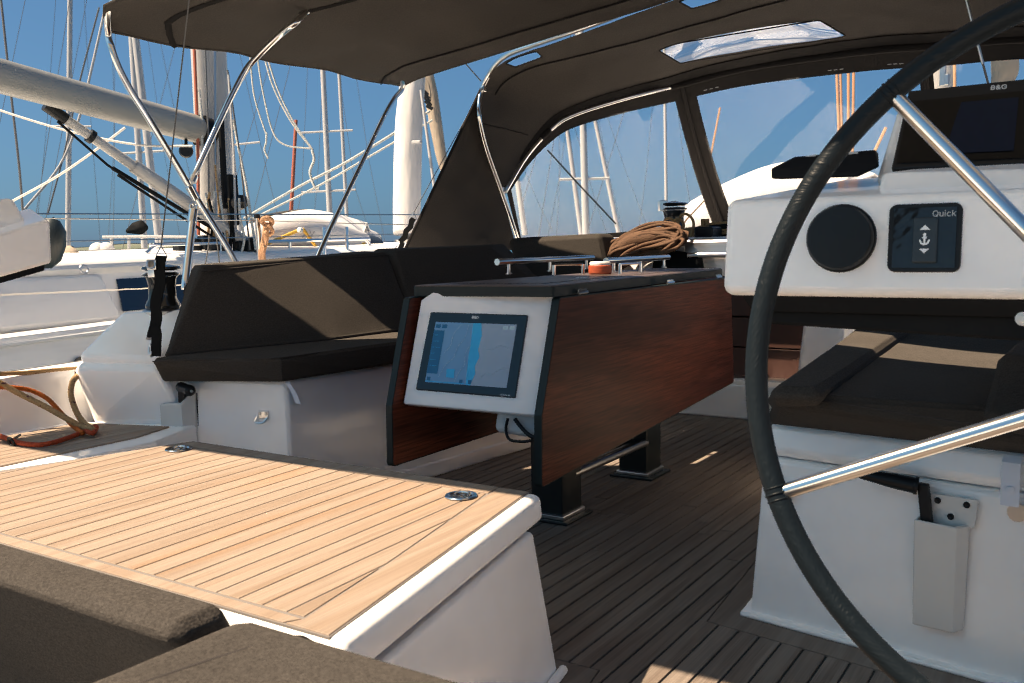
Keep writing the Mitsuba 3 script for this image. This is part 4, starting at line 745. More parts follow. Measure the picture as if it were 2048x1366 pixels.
# windscreen below the front bow
Cc = [V(-2.9, 4.6, .86), V(-2.9, 5.0, .875), V(-2.85, 5.5, .89), V(-2.65, 6.0, .91), V(-2.34, 6.3, .93), V(-1.8, 6.45, .94), V(-1.2, 6.4, .94), V(-.7, 6.2, .93), V(-.2, 5.6, .92), V(.1, 5.0, .9)]
B3 = resamp(Bc, 200); C3 = resamp(Cc, 200)
def wpt(u, v, d=0.0):
    i = u * 199; i0 = int(min(i, 198)); b = lerp(B3[i0], B3[i0 + 1], i - i0); c = lerp(C3[i0], C3[i0 + 1], i - i0); p = lerp(b, c, v)
    return p + V(-.02, .03, 0) * math.sin(math.pi * v) + V(0, d, 0)
WIN = {'left': (.010, .004, .298, .366), 'centre': (.328, .396, .638, .655), 'right': (.653, .672, .90, .90)}
def panel(u0, u1, v0, v1, nu=40, nv=14, d=0.0, b0=None, b1=None):
    b0, b1 = (u0 if b0 is None else b0), (u1 if b1 is None else b1); return np.array([[wpt(u0 + (b0 - u0) * v + (u1 + (b1 - u1) * v - u0 - (b0 - u0) * v) * k, v, d) for v in np.linspace(v0, v1, nv)] for k in np.linspace(0, 1, nu)])
part(sh, 'window_band', sheet(panel(0.0, 1.0, -.01, .104, 120, 6), .004), 'canvas_dark', True)
part(sh, 'window_sill', sheet(panel(0.0, 1.0, .955, 1.0, 120, 3), .004), 'canvas_dark', True)
for u0, u1, b0, b1 in ((0.0, .010, 0.0, .004), (.298, .328, .366, .396), (.638, .653, .655, .672), (.90, 1.0, .90, 1.0)):
    part(sh, 'window_post', sheet(panel(u0, u1, .10, .96, 6, 14, 0, b0, b1), .004), 'canvas_dark', True)
for nm, (u0, b0, u1, b1) in WIN.items():
    wp = panel(u0 - .002, u1 + .002, .10, .965, 60, 24, 0, b0 - .002, b1 + .002)
    wp[:, :, 1] += (meshkit.fbm(wp * np.array([2.2, 1.5, 1.3]), 2, 31) - .5) * .05
    part(sh, 'window', grid(wp), 'vinyl', True)
for u, b in ((.313, .381), (.646, .664)):
    part(sh, 'window_strut', tube([wpt(u + (b - u) * v, v, -.02) for v in np.linspace(.0, .98, 12)], .012, 12), 'canvas_dark', True)
for u in (.345, .52, .60):
    part(sh, 'band_label', cat(*[tube([wpt(u + k * .008, .085, -.008), wpt(u + k * .008 + .005, .085, -.008)], .0024, 6) for k in range(3)]), 'print_grey')

# straps, wires
def strap(name, label, top, ringp, foot, kw=.02, buckle=True):
    t = thing(name, label, 'strap'); top, ringp, foot = map(np.asarray, (top, ringp, foot))
    part(t, 'wire', tube([top, ringp + V(0, 0, .03)], .0022, 8), 'wire')
    d = unit(foot - ringp); s = unit(np.cross(d, V(.54, -.84, 0)))
    part(t, 'triangle', tube([ringp + V(0, 0, .032), ringp - s * .018, ringp + s * .018, ringp + V(0, 0, .032)], .0022, 8), 'steel')
    n = 14
    wob = [lerp(ringp, foot - d * .055, k / (n - 1)) + s * .004 * math.sin(k * 1.1) for k in range(n)]
    part(t, 'webbing', sheet(np.array([[p - s * kw / 1.15, p + s * kw / 1.15] for p in wob]), .004), 'webbing', 30)
    f2 = lerp(ringp, foot, .86); side = np.cross(d, s)
    part(t, 'tail', sheet(np.array([[p - s * kw - side * .006, p + s * kw * .6 - side * .006] for p in (lerp(ringp, foot, .70), lerp(ringp, foot, .78) - s * .008, lerp(ringp, foot, .92) - s * .010, foot - s * .012)]), .003), 'webbing', 30)
    if buckle: part(t, 'buckle', cat(rbox(lerp(ringp, foot, .10) + s * .024 - side * .012, (.030, .012, .034), .003, .57), ring(lerp(ringp, foot, .10) + s * .024 - side * .018, side, .013, .0025, 16, 6)), 'steel')
    hk = foot - d * .055
    part(t, 'snap_hook', cat(tube([hk - s * .022, hk + s * .022], .0045, 8), tube([hk, hk + d * .015 - s * .008, hk + d * .035 - s * .006, hk + d * .05 + s * .004, hk + d * .035 + s * .011, hk + d * .015 + s * .008], .003, 8, n=5), ring(foot - d * .006, s, .009, .003, 16, 6)), 'steel')
    return t
strap('tie_down_strap', 'black webbing strap and thin wire in front of the port winch', V(-2.31, 1.901, 1.685), V(-2.6, 1.958, 0.8568), V(-2.585, 1.888, 0.5412))
strap('tie_down_strap', 'short black strap at the aft corner of the spray hood, left of its dark wing', V(-2.81, 4.102, 1.657), V(-3.05, 3.823, 1.01), V(-3.1, 3.732, 0.8443), .016, False)
solo('backstay_wire', tube([V(-0.3964, 2.939, 1.547), V(-0.344, 2.948, 1.344)], .0042, 8), 'steel_dull', 'braided wire hanging in front of the spray hood, behind the wheel rim', 'wire')
solo('backstay_tail', tube([V(-0.344, 2.948, 1.344), V(-0.311, 2.953, 1.218)], .0030, 8), 'wire', 'dark thin lower end of the braided wire behind the dark display', 'wire')
solo('hood_tether', tube([V(-2.8, 3.922, 1.79), V(-2.82, 4.119, 1.71)], .003, 8), 'wire', 'thin dark cord between the bimini edge and the spray hood corner', 'cord')
# unseen awning placed from its shade bands; pale cloth added for fill light

# ================================================================ second awning, over the helms, just above the picture
ha = thing('helm_awning', 'unseen awning over the helms, its pale cloth chosen for fill light', 'awning')
HF = resamp([V(-3.52, 1.66, 1.78), V(-3.2, 1.73, 1.80), V(-2.95, 1.94, 1.82), V(-2.5, 2.33, 1.90), V(-1.97, 2.32, 1.94), V(-1.5, 2.15, 1.95), V(-1.0, 1.86, 1.94), V(-.4, 1.78, 1.88), V(.6, 1.72, 1.76)], 60)
HA = resamp([V(-3.52, .80, 1.74), V(-3.2, .80, 1.75), V(-2.7, .81, 1.77), V(-2.0, .82, 1.80), V(-1.5, .83, 1.81), V(-.8, .83, 1.80), V(0., .84, 1.76), V(.4, .85, 1.74), V(.6, .86, 1.72)], 60)
part(ha, 'canopy', grid(np.array([[lerp(a, b, v) + V(0, 0, .03 * math.sin(math.pi * v)) for v in np.linspace(0, 1, 16)] for a, b in zip(HA, HF)])), 'awning_fill_cloth', True)
part(ha, 'bow', tube([V(-3.3, 1.3, .5), V(-3.35, 1.25, 1.5), V(-3.3, 1.2, 1.76)] + [lerp(a, b, .45) for a, b in zip(HA[4:56:6], HF[4:56:6])] + [V(.62, 1.3, 1.7), V(.65, 1.35, .9)], .0125, 12, n=4), 'steel', True)

# ================================================================ ropes on the own boat
def coil_rope(name, label, pts, r, mat, cat_='rope', n=10, sides=10): return solo(name, tube(pts, r, sides, n=n), mat, label, cat_, True)
# coil hanging over the bulkhead corner: many loops
cr_ = thing('coiled_rope', 'thick coil of brown rope draped over the white bulkhead top', 'rope')
base = V(-2.012, 4.36, 0.8842); R_ = np.random.default_rng(4)
for k in range(15):
    a, b = R_.uniform(-1, 1, 2); w = .205 + .018 * a; h = .048 + .016 * b
    cx = base + V(.0 + .012 * R_.normal(), -.055 + .018 * (k % 5) - .012 * R_.normal(), -.016 + .02 * R_.normal())
    loop = []
    for t in np.arange(12) * 2 * math.pi / 12:
        x, z = w * math.cos(t), h * math.sin(t)
        ang = .30 + .05 * R_.normal(); xx = x * math.cos(ang) - z * math.sin(ang) * .6; zz = x * math.sin(ang) * .55 + z * math.cos(ang)
        zz -= .10 * max(0, -x / w) ** 2 * (1 if math.sin(t) < .3 else .35)
        loop.append(cx + V(xx, .03 * math.sin(t) + .005 * R_.normal(), zz + .004 * R_.normal()))
    part(cr_, 'turn', tube(loop, .0088, 10, closed=True, n=6), 'rope_brown', True)
part(cr_, 'core', tube([base + V(-.17, -.02, -.085), base + V(-.08, 0, -.015), base + V(.05, 0, .01), base + V(.17, 0, .035)], [.03, .042, .042, .025], 12, n=5), 'rope_brown', True)
t = thing('rope_tail', 'light tan rope loops beside the coachroof winch, right of the brown coil', 'rope')
b0 = V(-1.967, 4.6, 0.9487)
for dx, w, h in ((-.02, .038, .05), (.03, .03, .045), (.07, .045, .07)):
    part(t, 'loop', tube([b0 + V(dx + w * math.cos(a), .01 * math.sin(3 * a), h * math.sin(a) - .01) for a in np.arange(14) * 2 * math.pi / 14], .0075, 10, closed=True, n=4), 'rope_tan', True)
t = thing('rope_bundle', 'bundle of tan halyards tied beside the console, right of the rope loops', 'rope')
for k in range(5): part(t, 'strand', tube([V(-2.011, 4.75, 0.9186) - V(0, .012 * k, .008 * k), V(-1.903, 4.75, 0.9347) - V(0, .012 * k, .010 * k), V(-1.807, 4.75, 0.9558) - V(0, .012 * k, .013 * k), V(-1.685, 4.75, 0.9629) - V(0, .012 * k, .013 * k)], .0085, 10, n=5), 'rope_tan', True)
for a, b in ((V(-1.84, 4.7, 0.9821), V(-1.837, 4.7, 0.9201)), (V(-1.818, 4.7, 0.9815), V(-1.815, 4.7, 0.9197))): part(t, 'tie', tube([a, b], .011, 10), 'rope_tan', True)
solo('black_bag', mani(rprism([V(-1.842, 4.7, 0.8944), V(-1.667, 4.7, 0.8911), V(-1.774, 5, 0.8918), V(-1.96, 5, 0.8953)], [V(-1.823, 4.72, 0.9457), V(-1.675, 4.72, 0.9573), V(-1.774, 5, 0.9619), V(-1.916, 5, 0.9492)], .02)), 'webbing', 'small black bag beside the tan halyards, left of the helm console', 'bag')
# control lines on the port step
coil_rope('control_line', 'tan flecked line running along the top of the port bulwark', [V(-3.02, 1.576, 0.4954), V(-3.02, 1.704, 0.4839), V(-3.02, 1.808, 0.4793), V(-3.02, 1.921, 0.474)], .0075, 'rope_tan')
coil_rope('control_line', 'tan flecked line falling from the fairlead to the knot on the step', [V(-2.95, 1.863, 0.4611), V(-2.92, 1.823, 0.4446), V(-2.9, 1.802, 0.4054), V(-2.85, 1.786, 0.3552), V(-2.77, 1.759, 0.3305), V(-2.692, 1.738, 0.322)], .0095, 'rope_tan')
coil_rope('control_line', 'tan flecked line crossing the port step diagonally to the knot', [V(-2.97, 1.55, 0.5033), V(-2.95, 1.599, 0.4697), V(-2.92, 1.643, 0.4305), V(-2.85, 1.681, 0.3899), V(-2.78, 1.71, 0.3509), V(-2.739, 1.733, 0.325), V(-2.675, 1.734, 0.318)], .0095, 'rope_tan')
coil_rope('orange_line', 'orange line arching over the port step behind the tan line', [V(-2.96, 1.541, 0.4628), V(-2.95, 1.598, 0.4572), V(-2.94, 1.648, 0.4477), V(-2.93, 1.69, 0.4327), V(-2.9, 1.721, 0.4043), V(-2.84, 1.724, 0.3662), V(-2.78, 1.726, 0.3274), V(-2.688, 1.7, 0.315)], .0075, 'rope_orange')
coil_rope('red_line', 'dark red line lying in a slack curve on the port step', [V(-3.012, 1.558, 0.318), V(-2.893, 1.555, 0.314), V(-2.74, 1.531, 0.312), V(-2.657, 1.551, 0.312), V(-2.672, 1.632, 0.312), V(-2.715, 1.718, 0.314), V(-2.741, 1.781, 0.318), V(-2.651, 1.711, 0.318), V(-2.691, 1.714, 0.32)], .0075, 'rope_red')
solo('line_shackle', cat(ring(V(-2.765, 1.518, 0.315), (0, 1, .3), .013, .004), tube([V(-2.785, 1.523, 0.312), V(-2.861, 1.6, 0.312)], .004, 8)), 'black_plastic', 'small black shackle on the port step at the left edge', 'shackle')

# lifelines and stanchion on the port side
ll = thing('lifeline', 'upper and lower lifeline wires along the port side with one stanchion', 'guard rail')
part(ll, 'upper_wire', tube([V(-3.25, 1.703, 0.9925), V(-3.25, 1.985, 0.9956), V(-3.25, 2.608, 0.9962), V(-3.25, 2.954, 0.9974), V(-3.25, 3.563, 0.9881), V(-3.05, 4.414, 0.9746)], .0024, 8), 'steel_dull')
part(ll, 'lower_wire', tube([V(-3.25, 1.683, 0.7323), V(-3.25, 2.083, 0.7277), V(-3.25, 2.408, 0.7243), V(-3.25, 2.939, 0.7511)], .0024, 8), 'rope_line')
stt = part(ll, 'stanchion', tube([V(-3.25, 2.958, 1.013), V(-3.27, 2.985, 0.8168), V(-3.28, 2.995, 0.7307)], .0125, 14), 'steel')
part(stt, 'cap', lathe([(0, -.004), (.0135, -.004), (.0135, .012), (.006, .016), (0, .016)], V(-3.25, 2.958, 1.011), (0, 0, 1), 16), 'black_plastic')
hk = thing('hanging_rope', 'peach coloured rope hank tied to the lifeline beside the stanchion', 'rope')
part(hk, 'knot', cat(tube([V(-3.23, 2.965, 0.9903), V(-3.2, 2.953, 1.005), V(-3.2, 2.991, 1.003), V(-3.23, 3.027, 0.9863), V(-3.26, 3.03, 0.9781), V(-3.27, 3.013, 0.985), V(-3.24, 2.981, 0.9996), V(-3.19, 2.964, 1.007), V(-3.2, 2.996, 0.9942), V(-3.21, 2.989, 0.9633), V(-3.21, 2.963, 0.9721)], .0105, 10, n=6), tube([V(-3.2, 2.966, 0.9807), V(-3.2, 2.989, 0.9653), V(-3.2, 2.999, 0.9454), V(-3.22, 2.996, 0.9324), V(-3.2, 2.958, 0.9432)], .0095, 10, n=6)), 'rope_peach', True)
for a in (-.007, 0, .007): part(hk, 'strand', tube([V(-3.21, 2.972, 0.9721) + V(a * .5, a * .3, 0), V(-3.21, 2.962, 0.9103) + V(a, a * .6, 0), V(-3.21, 2.941, 0.8553) + V(a, a * .5, 0), V(-3.21, 2.942, 0.8111) + V(a, a * .5, 0), V(-3.22, 2.948, 0.7665) + V(a, a * .5, 0)], .0085, 10, n=5), 'rope_peach', True)
for a, b, c, lab in ((V(-3.1, 2.565, 0.9316), V(-3.1, 2.556, 0.8756), V(-3.1, 2.527, 0.7761), 'thin dark cord hanging beside the bimini strut'), (V(-3.1, 2.6, 0.9355), V(-3.1, 2.606, 0.8707), V(-3.1, 2.613, 0.7728), 'thin dark cord hanging just right of the bimini leg crossing')):
    solo('thin_cord', tube([a, b, c], .0026, 8, n=5), 'wire', lab, 'cord')

# ================================================================ the neighbouring yacht to port
ny = thing('neighbour_yacht', 'white sailing yacht moored alongside to port with a dark window band', 'sailing yacht')
def hull_sec(y):
    k = np.clip((y - 6) / 9, 0, 1); x0 = -5.95 - 1.5 * k ** 2; s = .03 * (y - 3)
    return [(x0 + .35, -1.1), (x0 + .12, -.4), (x0 + .02, .15 + s), (x0, .29 + s), (x0 - .015, .325 + s), (x0 - .05, .335 + s), (x0 - .16, .335 + s), (x0 - .17, .300 + s), (x0 - .55, .31 + s), (-8.4, .32 + s), (-9.9 + 1.2 * k, .33 + s), (-9.95 + 1.2 * k, -1.1)]
part(ny, 'hull', grid(np.array([[(x, y, z) for x, z in hull_sec(y)] for y in np.linspace(-3, 13.5, 60)])), 'neighbour_white', 40)
part(ny, 'rub_rail', tube([(hull_sec(y)[3][0] + .006, y, hull_sec(y)[3][1] - .01) for y in np.linspace(-3, 13, 50)], .016, 8), 'grey_plastic')
part(ny, 'hull_port', lathe([(0, 0), (.06, 0), (.06, .012), (0, .012)], V(-6.119, 3.753, 0.1057) + V(.22, 0, 0), (1, 0, 0), 24), 'black_gloss')
def cab(y): return -6.32 - .012 * (y - 4)
# cockpit coaming
part(ny, 'cockpit_coaming', mani(rprism([(-6.18, -1, .30), (-6.18, 4.30, .36), (-6.9, 4.30, .36), (-6.9, -1, .30)], [(-6.30, -1, .66), (-6.30, 4.22, .70), (-6.7, 4.22, .70), (-6.7, -1, .66)], .035, 20)), 'neighbour_white')
Pc = []
for y in np.linspace(3.0, 9.6, 30):
    s = .013 * (y - 4); e = .35 * np.clip((y - 8.4) / 1.2, 0, 1)
    Pc.append([(-6.27, y, .30 + s), (-6.33, y, .66 + s - e), (-6.335, y, .70 + s - e), (-6.30, y, .745 + s - e), (-6.31, y, .775 + s - e), (-6.36, y, .815 + s - e), (-6.5, y, .835 + s - e), (-7.2, y, .87 + s - e), (-8.2, y, .80 + s - e), (-8.4, y, .3 + s)])
part(ny, 'cabin', grid(np.array(Pc)), 'neighbour_white', 40)
part(ny, 'window_band', sheet(np.array([[(-6.262, y, .415 + .013 * (y - 4)), (-6.318, y, .655 + .013 * (y - 4))] for y in np.linspace(4.35, 8.3, 20)]), .006), 'navy_glass', False)
part(ny, 'grab_rail', tube([(-6.5, 4.75, .845), (-6.5, 4.85, .905), (-6.5, 5.0, .915), (-6.5, 7.2, .94), (-6.5, 7.35, .935), (-6.5, 7.42, .87)], .016, 10, n=4), 'steel')
for y in (5.5, 6.3): part(ny, 'rail_foot', tube([(-6.5, y, .84), (-6.5, y, .92)], .016, 10), 'steel')
part(ny, 'deck_eye', ring(V(-6.187, 4.008, 0.7473), (1, 0, .2), .03, .006, 16, 6), 'steel_dull')
# mast, boom, vang
mst = part(ny, 'mast', mani(m3.Manifold.batch_hull([m3.Manifold.cylinder(14.0, .135, .12, 32).scale([1, 1.25, 1]).translate([-6.95, 5.85, .75])])), 'spar')
part(mst, 'line_cover', rbox(V(-6.636, 5.682, 1.619), (.035, .05, .80), .01), 'black_matt')
part(mst, 'track', tube([V(-6.754, 5.799, 3.456), V(-6.636, 5.562, 0.947)], .010, 8), 'steel_dull')
part(mst, 'foot_cover', lathe([(.19, 0), (.17, .25), (.165, .45), (.135, .6), (.13, .62)], (-6.95, 5.85, .80), seg=24), 'sailcloth', True)
part(mst, 'mast_winch', lathe([(0, 0), (.07, 0), (.05, .06), (.06, .14), (0, .15)], V(-6.623, 5.827, 1.276), (1, -.6, 0), 20), 'black_gloss')
part(mst, 'gooseneck', rbox(V(-6.903, 5.726, 1.914), (.10, .22, .26), .02), 'black_matt')
part(mst, 'mast_bracket', rbox(V(-6.712, 5.833, 1.302), (.06, .10, .45), .015), 'black_matt')
bA, bB = V(-6.87, 5.687, 1.908), V(-6.294, 2.796, 2.136)
part(ny, 'boom', tube([bA, lerp(bA, bB, .02), lerp(bA, bB, .05), bB], [.11, .118, .12, .115], 28), 'boom_grey', True)
part(ny, 'boom_end_fitting', tube([lerp(bA, bB, -.02), lerp(bA, bB, .035)], .122, 24), 'black_matt')
vA, vB = V(-6.757, 4.15, 1.955), V(-6.485, 5.752, 0.9168)
part(ny, 'vang', tube([lerp(vA, vB, .06), lerp(vA, vB, .4), lerp(vA, vB, .401), vB], [.036, .040, .055, .058], 16), 'spar', True)
part(ny, 'vang_fitting', cat(tube([vA, lerp(vA, vB, .09)], .045, 12), tube([lerp(vA, vB, .19), lerp(vA, vB, .21)], .055, 12)), 'black_plastic')
part(ny, 'vang_line', cat(tube([lerp(vA, vB, .05) - V(0, 0, .06), V(-6.622, 4.543, 1.531), V(-6.641, 4.644, 1.484)], .010, 8), tube([V(-6.679, 4.624, 1.516), V(-6.569, 5.249, 1.156), V(-6.481, 5.637, 0.9352)], .017, 8), tube([V(-6.64, 4.642, 1.46), V(-6.639, 5.203, 1.149), V(-6.552, 5.587, 0.9023)], .012, 8)), 'webbing')
for a, b, r, mt in ((V(-6.851, 5.613, 2.654), V(-6.749, 5.471, 0.9927), 0.014, 'spar_wood'), (V(-6.769, 5.662, 2.631), V(-6.671, 5.516, 0.9479), 0.008, 'wire'), (V(-6.587, 5.747, 2.369), V(-6.475, 5.647, 0.9868), 0.01, 'spar_far'), (V(-6.797, 5.596, 2.244), V(-6.754, 5.559, 1.726), 0.012, 'rope_white'), (V(-6.538, 5.73, 1.98), V(-6.324, 5.728, 0.8542), 0.012, 'rope_white'), (V(-6.596, 5.747, 2.412), V(-6.368, 5.7, 0.8551), 0.008, 'wire'), (V(-6.654, 5.608, 1.594), V(-6.587, 5.559, 0.8599), 0.009, 'rope_tan')):
    part(ny, 'rigging_line', tube([a, lerp(a, b, .5) + V(.02, 0, 0), b], r, 8), mt)
for k in range(12):
    q = lerp(V(-6.617, 5.481, 1.352), V(-6.399, 5.616, 1.305), (k % 7) / 6) + V(0, R_.uniform(-.04, .04), R_.uniform(-.1, .05))
    part(ny, 'halyard_coil', tube([q, q + V(R_.uniform(-.04, .04), 0, -.16), q + V(R_.uniform(-.05, .05), .02, -.34), q + V(R_.uniform(-.04, .04), 0, -.48)], .011, 7, n=5), ('rope_white', 'rope_tan', 'webbing')[k % 3], True)
part(ny, 'mast_base_gear', cat(*[rbox(lerp(V(-6.713, 5.245, 0.9087), V(-6.373, 5.819, 0.8794), k / 7) + V(0, R_.uniform(-.05, .05), R_.uniform(-.03, .03)), (.10, .10, .08 + .05 * R_.random()), .015) for k in range(8)]), 'black_plastic')
part(ny, 'upper_lifeline', tube([(-6.2, -2, 1.06), (-6.25, 9, 1.20)], .006, 6), 'steel_dull')
part(ny, 'lower_lifeline', tube([(-6.2, -2, .88), (-6.25, 9, 1.00)], .005, 6), 'steel_dull')
for a, b in ((V(-6.192, 6.436, 1.052), V(-6.172, 6.412, 0.7494)), (V(-6.364, 6.925, 1.058), V(-6.342, 6.899, 0.7379))): part(ny, 'stanchion', tube([a, b], .016, 10), 'steel')
for a, b in ((V(-9.454, 6.481, 1.02), V(-9.446, 6.46, 0.8101)), (V(-9.291, 6.586, 1.016), V(-9.282, 6.565, 0.8065)), (V(-8.992, 6.778, 1.01), V(-8.983, 6.757, 0.8))): part(ny, 'far_rail_post', tube([a, b], .016, 8), 'spar_far')
part(ny, 'far_rail', tube([V(-9.538, 6.427, 1.022), V(-9.048, 6.742, 1.017), V(-8.739, 6.94, 1.004)], .016, 8), 'spar_far')
part(ny, 'loose_sail_pile', mani(rprism([V(-7.044, 4.3, 0.808), V(-6.847, 4.428, 0.8193), V(-7.421, 4.778, 0.8316), V(-7.599, 4.663, 0.8355)], [V(-7.014, 4.327, 0.8696), V(-6.899, 4.402, 0.8749), V(-7.459, 4.76, 0.8829), V(-7.565, 4.691, 0.8852)], .05, 12)), 'sailcloth_tan')
part(ny, 'white_bag', cat(*[trimesh.creation.icosphere(3, .085).apply_translation(V(-8.94, 5.956, 0.8741) + V(.06 * k, .06 * k, 0)) for k in range(2)]), 'sailcloth', True)
solo('fender', lathe([(0, -.12), (.03, -.115), (.065, -.07), (.075, 0), (.065, .07), (.03, .115), (.012, .12), (0, .13)], V(-4.3, 2.613, 0.9147), (.1, .2, 1), 28), 'fender_green', 'dark grey fender beside the port helm console', 'fender', True)
solo('outboard_cloth', mani(m3.Manifold.batch_hull([m3.Manifold.sphere(r, 14).translate(list(map(float, p))) for p, r in ((V(-10.63, 7.527, 1.112), .03), (V(-10.56, 7.581, 1.173), .05), (V(-10.5, 7.625, 1.197), .05), (V(-10.46, 7.641, 1.152), .05), (V(-10.5, 7.612, 1.134), .07))]).refine_to_length(.04)), 'webbing', 'small dark cloth wound round a distant stay, below the boom', 'cloth', True)

# unseen yacht added to starboard to bounce sunlight into the cockpit
sy = thing('neighbour_yacht', 'white sailing yacht added to starboard for bounce light, outside the picture', 'sailing yacht')
part(sy, 'hull', grid(np.array([[(-3.0 - x, y, z) for x, z in hull_sec(y)][::-1] for y in np.linspace(-4, 13.5, 30)])), 'neighbour_white', 40)
part(sy, 'cabin', mani(rprism([(3.75, 2, .3), (5.8, 2, .3), (5.4, 10, .3), (4.2, 10, .3)], [(4.0, 2.6, .95), (5.6, 2.6, .95), (5.2, 9.5, .8), (4.4, 9.5, .8)], .05)), 'neighbour_white')
part(sy, 'boom_cover', tube([(4.7, -2, 2.1), (4.7, 2.5, 2.2), (4.7, 5.6, 2.3)], [.16, .22, .26], 20, n=5), 'sailcloth', True)
part(sy, 'mast', tube([(4.7, 5.8, .8), (4.7, 5.9, 15)], .12, 20), 'spar', True)
# dinghy upside down on the neighbour's foredeck
dg = thing('stowed_dinghy', 'white inflatable dinghy lashed upside down on the neighbouring yacht with yellow straps', 'dinghy')
c0, c1, c2, c3 = V(-7.048, 6.104, 0.8934), V(-6.742, 6.674, 1.008), V(-6.741, 7.38, 0.9035), V(-6.826, 8.03, 0.7939)
cl = [V(-7.079, 6.204, 0.9067), V(-6.991, 6.39, 0.9751), V(-6.857, 6.721, 1.02), V(-6.821, 7.1, 0.9885), V(-6.811, 7.457, 0.9245), V(-6.835, 7.676, 0.8858)]
part(dg, 'tube', tube(cl, [.08, .14, .16, .16, .14, .13], 24, n=6), 'hypalon', True)
part(dg, 'tube', tube([p + V(-.55, .8, .02) for p in cl], [.08, .14, .16, .16, .14, .13], 24, n=6), 'hypalon', True)
part(dg, 'bow_cap', tube([V(-6.835, 7.652, 0.8861), V(-6.787, 7.822, 0.8458), V(-6.784, 7.997, 0.7941)], [.135, .12, .03], 24, n=6), 'navy_cloth', True)
part(dg, 'rub_strake', tube([p + V(.02, -.10, -.105) for p in cl] + [V(-6.764, 8.005, 0.7556)], .035, 10, n=5), 'hypalon_grey', True)
part(dg, 'floor', sheet(np.array([[p + V(0, -.02, .06), lerp(p, p + V(-.55, .8, .02), .5) + V(0, 0, .22), p + V(-.55, .8, .08)] for p in spline(cl, 4)]), .02), 'hypalon', True)
part(dg, 'lower_panel', sheet(np.array([[p + V(.03, -.13, -.11), p + V(.0, -.05, -.34)] for p in spline(cl, 4)]), .02), 'hypalon', True)
part(dg, 'strap', tube([V(-6.737, 6.246, 0.9107), V(-6.641, 6.563, 1.034), V(-6.646, 6.621, 1.044), V(-6.592, 6.751, 0.8497)], .016, 8), 'yellow_strap')
part(dg, 'strap_patch', cat(rbox(V(-6.702, 7.518, 0.8493), (.06, .06, .12), .01), rbox(V(-6.658, 7.418, 0.778), (.06, .06, .10), .01)), 'yellow_strap')
part(dg, 'grab_line', tube([V(-6.957, 6.299, 1.032), V(-6.877, 6.286, 0.9924), V(-6.797, 6.273, 0.9581)], .008, 6), 'hypalon_grey')
part(dg, 'valve', lathe([(0, 0), (.03, 0), (.025, .03), (0, .035)], V(-6.61, 6.558, 1.029), (0, -1, .3), 16), 'grey_plastic')
tx = V(-6.674, 6.773, 0.9721); part(dg, 'lettering', text_on('AY', .085, V(-6.672, 6.718, 0.9917), unit(V(-6.749, 7.024, 0.9673) - V(-6.774, 6.773, 1.003)), V(0, .2, 1)), 'hypalon_grey', False)
for i, (px, mt) in enumerate(((820, 0),)):
    fs = thing('furled_sail', 'tall white furled sail standing left of the spray hood wing', 'sail')
    pts = [V(-7.958, 10.21, 3.958), V(-7.972, 10.14, 3.498), V(-7.986, 10.07, 3.039), V(-8.005, 10, 2.546), V(-8.004, 9.948, 2.119), V(-7.988, 9.876, 1.462), V(-7.98, 9.824, 1.002)]
    part(fs, 'cloth', tube(pts, [.10, .15, .165, .18, .185, .185, .17], 20, n=8), 'sailcloth', True)
    part(fs, 'luff_spar', tube([p + V(.16, .02, 0) for p in pts], .018, 8), 'spar_far')
    part(fs, 'drum', lathe([(0, 0), (.14, 0), (.15, .03), (.05, .05), (.12, .12), (.10, .16), (0, .17)], V(-7.976, 9.815, 0.9095), (0, 0, 1), 24), 'steel_dull')
    part(fs, 'stay', tube([V(-7.766, 9.957, 2.873), V(-7.646, 9.937, 2.094), V(-7.543, 9.922, 1.446)], .02, 8), 'spar_far')
    part(fs, 'clip', rbox(V(-7.718, 9.782, 2.19), (.14, .06, .04), .01), 'spar_far')
fg_ = thing('furled_genoa', 'tan furled genoa leaning beside the white furled sail', 'sail')
gp = [V(-8.91, 11.43, 4.254), V(-8.792, 11.41, 3.515), V(-8.711, 11.41, 3.072), V(-8.631, 11.4, 2.628), V(-8.55, 11.4, 2.185), V(-8.49, 11.41, 1.926)]
part(fg_, 'cloth', tube(gp, [.10, .085, .10, .095, .08, .06], 18, n=8), 'sailcloth_tan', True)
part(fg_, 'clew', cat(*[tube([V(-8.726, 11.17, 3.152) + V(.018, .012, -.065) * k, V(-8.624, 11.22, 3.041) + V(.012, .008, -.05) * k], .025, 8) for k in range(5)]), 'black_plastic')
part(fg_, 'loose_edge', sheet(np.array([[V(-8.748, 11.3, 3.35), V(-8.802, 11.24, 3.162)], [V(-8.694, 11.32, 3.24), V(-8.72, 11.27, 2.985)], [V(-8.663, 11.32, 3.093), V(-8.666, 11.29, 2.874)]]), .01), 'sailcloth_tan', True)

